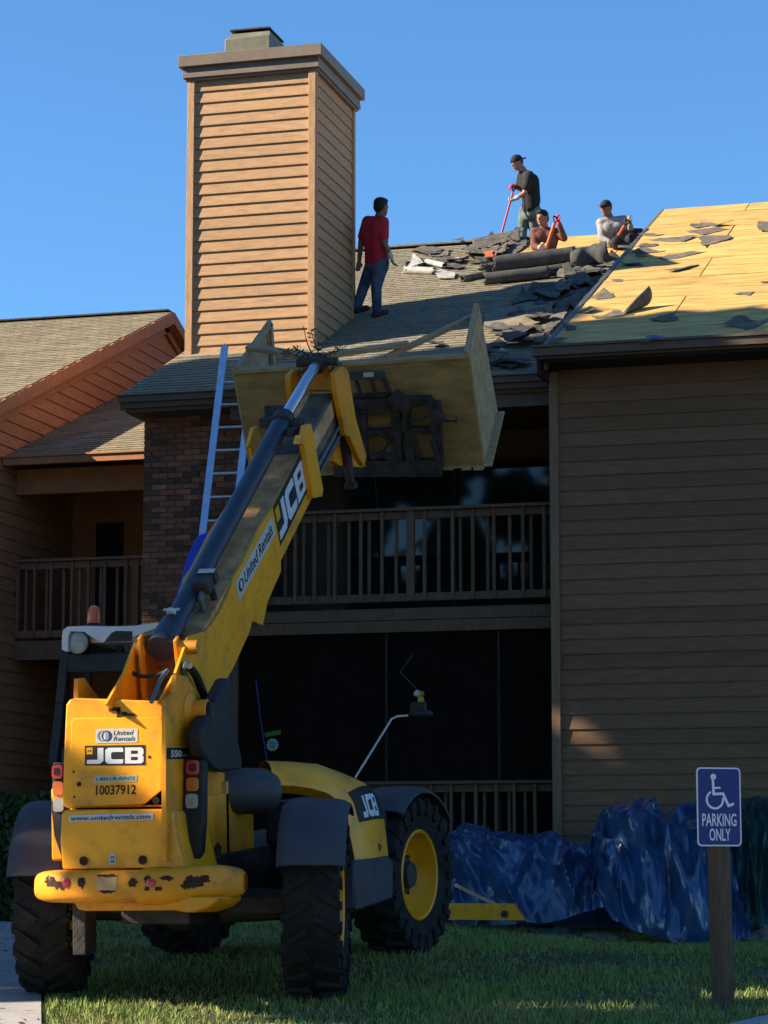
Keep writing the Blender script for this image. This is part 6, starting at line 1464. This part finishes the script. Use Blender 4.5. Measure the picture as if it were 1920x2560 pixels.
# the long heap of torn pieces along the flashing, from the eave up to the felt rolls
r3 = random.Random(21); zones = [((1250, 915), 'by the wing gutter'), ((1290, 850), 'low along the flashing'), ((1340, 800), 'half way up the flashing'), ((1400, 755), 'below the felt rolls'), ((1460, 715), 'under the leaning felt sheet'), ((1530, 670), 'behind the leaning felt sheet'), ((1200, 650), 'left of the felt rolls'), ((1120, 640), 'near the silver roll')]
kinds = [('felt', 'black felt'), ('felt_g', 'dark torn shingle'), ('scrap', 'brown-grey shingle')]; shapes = [('small', 12, 20), ('wide', 26, 40)]
for (zx, zy), zn in zones:
    for m_, kn_ in kinds:
        for sn, s0, s1 in shapes:
            x = zx + r3.uniform(-45, 25); y = zy + r3.uniform(-22, 22); sz = r3.uniform(s0, s1)
            if y > 925: y = 915
            a0 = r3.uniform(0, 6); pts = [(x + sz * 1.5 * math.cos(t + a0) * r3.uniform(.5, 1.2), y + sz * .34 * math.sin(t + a0) * r3.uniform(.4, 1.3)) for t in (0, .9, 1.9, 3, 4.1, 5.2)]
            scrap(pts, MR, m_, '%s %s piece in the torn heap %s' % (sn, kn_, zn), curl=r3.uniform(.04, .15), lift=r3.uniform(.015, .07), group='torn pieces heaped along the flashing', seed=int(x * 7 + y))

# ================================================================ people
def blob(parts_, vox=.011, name='body', mt=None, parent=None, smooth_it=4):
    """parts: ('c', p0, r0, p1, r1) tapered capsules and ('e', centre, (rx,ry,rz), rot) ellipsoids fused into one continuous skin"""
    bmx = bmesh.new()
    for q in parts_:
        g = G()
        if q[0] == 'c':
            _, p0, r0, p1, r1 = q; p0 = Vector(p0); p1 = Vector(p1); d = p1 - p0; L = max(d.length, 1e-4); d = d / L; pr = []
            for i in range(6): t = math.pi / 2 * i / 5; pr.append((r0 * math.sin(t), -r0 * math.cos(t)))
            for i in range(6): t = math.pi / 2 * i / 5; pr.append((r1 * math.cos(t), L + r1 * math.sin(t)))
            g.lathe(p0, d, pr, 14)
        else: g.ell(q[1], *q[2], k=18, l=12, rot=q[3] if len(q) > 3 else None)
        o = len(bmx.verts); vv = [bmx.verts.new(v) for v in g.v]
        for f in g.f: bmx.faces.new([vv[i] for i in f])
    me = bpy.data.meshes.new(name); bmx.to_mesh(me); bmx.free()
    o = bpy.data.objects.new(name, me); COL.objects.link(o)
    r = o.modifiers.new('r', 'REMESH'); r.mode = 'VOXEL'; r.voxel_size = vox
    s = o.modifiers.new('s', 'SMOOTH'); s.iterations = smooth_it; s.factor = .5
    dg = bpy.context.evaluated_depsgraph_get(); me2 = bpy.data.meshes.new_from_object(o.evaluated_get(dg)); bpy.data.objects.remove(o); bpy.data.meshes.remove(me)
    me2.materials.clear(); me2.materials.append(mt); me2.polygons.foreach_set('use_smooth', [True] * len(me2.polygons)); me2.name = name
    return place(me2, name, parent)
def hand(wr, dirv, side, curl=.5, scale=1.0, grip=None):
    """palm + five finger chains; dirv = pointing of the hand, side = thumb side"""
    d = Vector(dirv).normalized(); s = Vector(side); s = (s - d * s.dot(d)).normalized(); n = d.cross(s); P = []
    w_ = Vector(wr); pc = w_ + d * .045 * scale
    P.append(('e', pc, (.040 * scale, .020 * scale, .050 * scale), Matrix((s, n, d)).transposed()))
    for i, L in enumerate((.070, .078, .073, .058)):
        b = w_ + d * .085 * scale + s * (.030 - .020 * i) * scale; a1 = curl * .9; d1 = (d * math.cos(a1) + n * math.sin(a1)); p1 = b + d1 * L * .5 * scale; d2 = (d * math.cos(a1 * 2.4) + n * math.sin(a1 * 2.4)); p2 = p1 + d2 * L * .5 * scale
        P += [('c', b - d * .02, .010 * scale, p1, .009 * scale), ('c', p1, .009 * scale, p2, .0075 * scale)]
    t0 = w_ + d * .03 * scale + s * .032 * scale; t1 = t0 + (d * .6 + s * .6 + n * .2).normalized() * .035 * scale; t2 = t1 + (d * .9 + n * (.2 + curl * .6)).normalized() * .03 * scale
    P += [('c', t0, .012 * scale, t1, .011 * scale), ('c', t1, .011 * scale, t2, .009 * scale)]
    return P
def person(label, cfn, Zc, J, cloth, base, faced, skin='skin', cap=None):
    """J: joints given as crop pixels plus depth offset; cloth: colours"""
    K = {k: dep(Zc + v[2], *cfn(v[0], v[1])) for k, v in J.items()}
    b_ = base; R = root('person', b_, label, 'person', group=None)
    hd_ = K['head']; F = Vector(faced).normalized(); side = F.cross(Vector((0, 0, 1))).normalized(); upv = side.cross(F).normalized(); Rm = Matrix((side, F, upv)).transposed()
    B = [('e', hd_, (.074, .092, .105), Rm), ('e', hd_ + F * .022 - upv * .055, (.056, .062, .060), Rm), ('e', hd_ + F * .092 - upv * .015, (.013, .020, .022), Rm), ('e', hd_ + F * .060 - upv * .095, (.028, .024, .02), Rm),
         ('e', hd_ + side * .075 - upv * .01, (.012, .02, .032), Rm), ('e', hd_ - side * .075 - upv * .01, (.012, .02, .032), Rm), ('c', hd_ - upv * .06 - F * .02, .058, K['neck'], .062), ('e', hd_ + F * .078 + upv * .028, (.045, .014, .010), Rm)]
    for s in 'LR':
        B += [('c', K['sh' + s], .056, K['el' + s], .042), ('c', K['el' + s], .041, K['wr' + s], .028)]
        B += hand(K['wr' + s], K['ha' + s] - K['wr' + s], side * (1 if s == 'L' else -1) + F * .6, J.get('curl', (0,))[0] if False else (.9 if cloth.get('grip' + s) else .45))
        B += [('c', K['hi' + s], .088, K['kn' + s], .060), ('c', K['kn' + s], .056, K['an' + s], .038), ('c', K['an' + s], .038, K['an' + s] + Vector((0, 0, -.06)), .036)]
    B += [('c', K['neck'], .06, K['chest'], .09), ('c', K['chest'], .10, K['waist'], .10), ('c', K['waist'], .10, (K['hiL'] + K['hiR']) / 2, .11), ('c', K['shL'], .058, K['shR'], .058)]
    body = blob(B, .010, 'body', M[skin], R)
    mid = (K['hiL'] + K['hiR']) / 2
    ch = K['chest']; sd2 = (K['shR'] - K['shL']); sd2.normalize()
    Sh = [('c', K['shL'], .078, K['shR'], .078), ('c', ch - sd2 * .07, .135, K['waist'] - sd2 * .04, .128), ('c', ch + sd2 * .07, .135, K['waist'] + sd2 * .04, .128), ('c', K['waist'] - sd2 * .04, .12, mid - sd2 * .05 + Vector((0, 0, .01)), .128), ('c', K['waist'] + sd2 * .04, .12, mid + sd2 * .05 + Vector((0, 0, .01)), .128),
          ('c', K['neck'] - upv * .045, .072, ch, .135)]
    for s in 'LR':
        e = K['el' + s]; a = K['sh' + s]
        if cloth['sleeve'] == 'short': Sh.append(('c', a, .078, a.lerp(e, .72), .070))
        else: Sh += [('c', a, .068, e, .054), ('c', e, .053, e.lerp(K['wr' + s], .93), .038)]
    blob(Sh, .012, 'shirt', M[cloth['shirt']], R, 3)
    Tr = [('c', mid - sd2 * .05 - Vector((0, 0, .03)), .122, mid + sd2 * .05 - Vector((0, 0, .03)), .122)]
    for s in 'LR': Tr += [('c', K['hi' + s], .103, K['kn' + s], .074), ('c', K['kn' + s], .074, K['an' + s] + Vector((0, 0, -.01)), .062)]
    blob(Tr, .013, 'trousers', M[cloth['trousers']], R, 3)
    for s in 'LR':
        a = K['an' + s]; ff = Vector((F.x, F.y, 0)).normalized() * .16; ff.z = .44 * ff.y * .9; b0 = a + Vector((0, 0, -.075))
        blob([('c', b0 - ff * .25, .045, b0 + ff * .5, .044), ('c', b0 + ff * .5, .044, b0 + ff, .036), ('c', a, .05, b0, .047)], .012, 'shoe', M['shoe'], R, 2)
        if cloth.get('glove' + s): blob([(q[0], q[1], tuple(x * 1.12 for x in q[2]), q[3]) if q[0] == 'e' else ('c', q[1], q[2] * 1.25, q[3], q[4] * 1.25) for q in hand(K['wr' + s], K['ha' + s] - K['wr' + s], side * (1 if s == 'L' else -1) + F * .6, .9 if cloth.get('grip' + s) else .45)] + [('c', K['wr' + s], .036, K['wr' + s].lerp(K['el' + s], .18), .038)], .009, 'glove', M[cloth['glove' + s]], R, 2)
    # face
    for s in (-1, 1):
        g = G().ell(hd_ + F * .083 + side * .030 * s + upv * .010, .012, .008, .009, 8, 6, rot=Rm); pp('eye', g, 'ink', R, smooth=True)
    pp('mouth', G().ell(hd_ + F * .088 - upv * .062, .022, .008, .005, 8, 6, rot=Rm), 'redshirt', R, smooth=True)
    if cap:
        g = G()
        for i in range(1):
            g.ell(hd_ + upv * .035 - F * .006, .086, .104, .090, 20, 14, rot=Rm)
        cp = pp('cap', G().add([p for p in g.v], [f for f in g.f if sum((Vector(g.v[i]) - hd_).dot(upv) for i in f) / len(f) > .022]), 'capc', R, smooth=True)
        bd = F * cap; bc_ = hd_ + upv * .035 + bd * .10
        g = G(); n_ = 12; ring = [bc_ + side * .075 * math.cos(math.pi * i / n_) + bd * .085 * math.sin(math.pi * i / n_) - upv * .012 * math.sin(math.pi * i / n_) for i in range(n_ + 1)]
        g.prism(ring, upv * .006); pp('cap_brim', g, 'capc', cp)
        hr = [('e', hd_ - F * .03 + upv * .0, (.078, .075, .07), Rm)]
    else:
        hr = [('e', hd_ - F * .016 + upv * .045, (.086, .100, .085), Rm), ('e', hd_ - F * .045 + upv * .0, (.080, .070, .090), Rm), ('e', hd_ + F * .045 + upv * .085, (.06, .05, .035), Rm), ('e', hd_ + F * .02 + upv * .1, (.05, .05, .03), Rm)]
    blob(hr, .009, 'hair', M['hair'], R, 1)
    return R, K
cR = crop(860, 470, 6.32)
fr_ = onr(*MR, 942, 792); Zr = depth_of(fr_)
person('worker in a red polo and blue jeans walking beside the chimney', cR, Zr,
       dict(head=(592, 300, 0), neck=(565, 440, 0), chest=(490, 640, 0), waist=(505, 960, 0), shL=(375, 530, .10), elL=(270, 860, .14), wrL=(240, 1160, .12), haL=(225, 1290, .10),
            shR=(620, 540, -.10), elR=(630, 850, -.16), wrR=(740, 1080, -.16), haR=(790, 1230, -.16), hiL=(455, 1200, .07), knL=(310, 1560, .12), anL=(215, 1840, .10), hiR=(590, 1200, -.07), knR=(510, 1560, -.08), anR=(520, 1905, -.04)),
       dict(shirt='redshirt', sleeve='short', trousers='jeans', gloveR='glove'), fr_, R_ * .75 + FH * .62, 'skin_d')
cS = crop(1180, 360, 3.607); bs_ = Vector(ony(36.45, *cS(470, 760))); Zs = depth_of(bs_)
zb_ = zr(MR, RIDGE_M) - .44 * .5 
Rb, KS = person('worker in a black t-shirt and backward cap standing on the ridge with a red shovel', cS, Zs,
       dict(head=(405, 168, 0), neck=(455, 235, .02), chest=(515, 340, 0), waist=(535, 510, 0), shL=(455, 285, .16), elL=(425, 400, .18), wrL=(390, 385, -.02), haL=(355, 378, -.06),
            shR=(515, 285, -.14), elR=(475, 440, -.22), wrR=(400, 490, -.2), haR=(345, 520, -.18), hiL=(480, 610, .08), knL=(455, 770, .08), anL=(450, 960, .0), hiR=(570, 610, -.06), knR=(560, 790, .06), anR=(570, 980, .1)),
       dict(shirt='blackshirt', sleeve='short', trousers='jeans_g', gripL=1, gripR=1, gloveL='pinkglove', gloveR='glove'), Vector((bs_.x, bs_.y, 10.2)), -R_ * .85 - FH * .5 - UZ * .38, 'skin', cap=-1)
bb_ = onr(*MR, *cS(650, 985)); Zb = depth_of(bb_)
Rb2, KB = person('worker in a brown shirt kneeling behind the felt rolls with an orange tool', cS, Zb,
       dict(head=(632, 668, 0), neck=(650, 745, .03), chest=(655, 850, .02), waist=(650, 960, .05), shL=(565, 800, -.0), elL=(560, 920, -.12), wrL=(610, 935, -.25), haL=(660, 915, -.27),
            shR=(745, 800, .02), elR=(830, 850, -.08), wrR=(785, 715, -.18), haR=(752, 655, -.2), hiL=(620, 1010, .08), knL=(600, 1050, -.25), anL=(640, 1045, .15), hiR=(690, 1010, .08), knR=(720, 1040, -.22), anR=(690, 1040, .18)),
       dict(shirt='brownshirt', sleeve='long', trousers='darkpants', gripL=1, gripR=1, gloveL='glove', gloveR='pinkglove'), bb_, -R_ * .55 - FH * .75 - UZ * .1, 'skin')
bg_ = onr(*MR, *cS(1300, 930)); Zg = depth_of(bg_) - .1
Rb3, KG = person('worker in a grey long-sleeve shirt and navy cap crouching at the flashing', cS, Zg,
       dict(head=(1208, 580, 0), neck=(1235, 655, .03), chest=(1265, 770, .02), waist=(1290, 870, .06), shL=(1165, 715, .0), elL=(1170, 850, -.1), wrL=(1240, 885, -.2), haL=(1290, 880, -.22),
            shR=(1370, 690, .05), elR=(1435, 800, -.05), wrR=(1425, 720, -.18), haR=(1410, 680, -.2), hiL=(1300, 910, .1), knL=(1300, 880, -.3), anL=(1320, 950, -.1), hiR=(1370, 910, .1), knR=(1440, 850, -.2), anR=(1430, 940, -.05)),
       dict(shirt='greyshirt', sleeve='long', trousers='darkpants', gripL=1, gripR=1, gloveR=None), bg_, -R_ * .45 - FH * .8 - UZ * .15, 'skin_d', cap=1)
# tools
def shovel(a, b, m, label, r=.016, blade=True, name='roofing_shovel'):
    a = Vector(a); b = Vector(b); d = (b - a).normalized(); s = d.cross(FH).normalized()
    g = G().tube([a + d * .10, b], r, 10); o = solo(name, g, M[m], label, 'shovel', smooth=True); PW[o.name] = Matrix.Translation(o.location)
    t = G(); t.tube([a - s * .05, a + s * .05], .013, 8); t.tube([a - s * .05, a + d * .10], .011, 8); t.tube([a + s * .05, a + d * .10], .011, 8); pp('grip', t, 'steel', o, smooth=True)
    if blade: pp('blade', G().obox(b + d * .12, s * .10, d * .14, FH * .004), 'flash', o, bevel=.002)
shovel(dep(Zs - .05, *cS(385, 372)), dep(Zs - .25, *cS(258, 840)), 'redtool', 'red-handled roofing shovel held by the worker in the black t-shirt')
shovel(dep(Zb - .22, *cS(762, 660)), dep(Zb - .33, *cS(672, 930)), 'orangetool', 'orange-handled tool gripped by the worker in the brown shirt', .024, False)
shovel(dep(Zg - .22, *cS(1405, 690)), dep(Zg - .3, *cS(1318, 830)), 'orangetool', 'short orange-handled tool held by the worker in the grey shirt', .022, False)
P = [onr(*MR, *cS(x, 935)) for x in (1345, 1490)]
g = G().obox(dep(Zg - .05, *cS(1415, 875)), R_ * .20, FH * .10, UZ * .17); o = solo('tool_bag', g, M['darkpants'], 'black bag beside the grey-shirted worker', 'bag', bevel=.03)
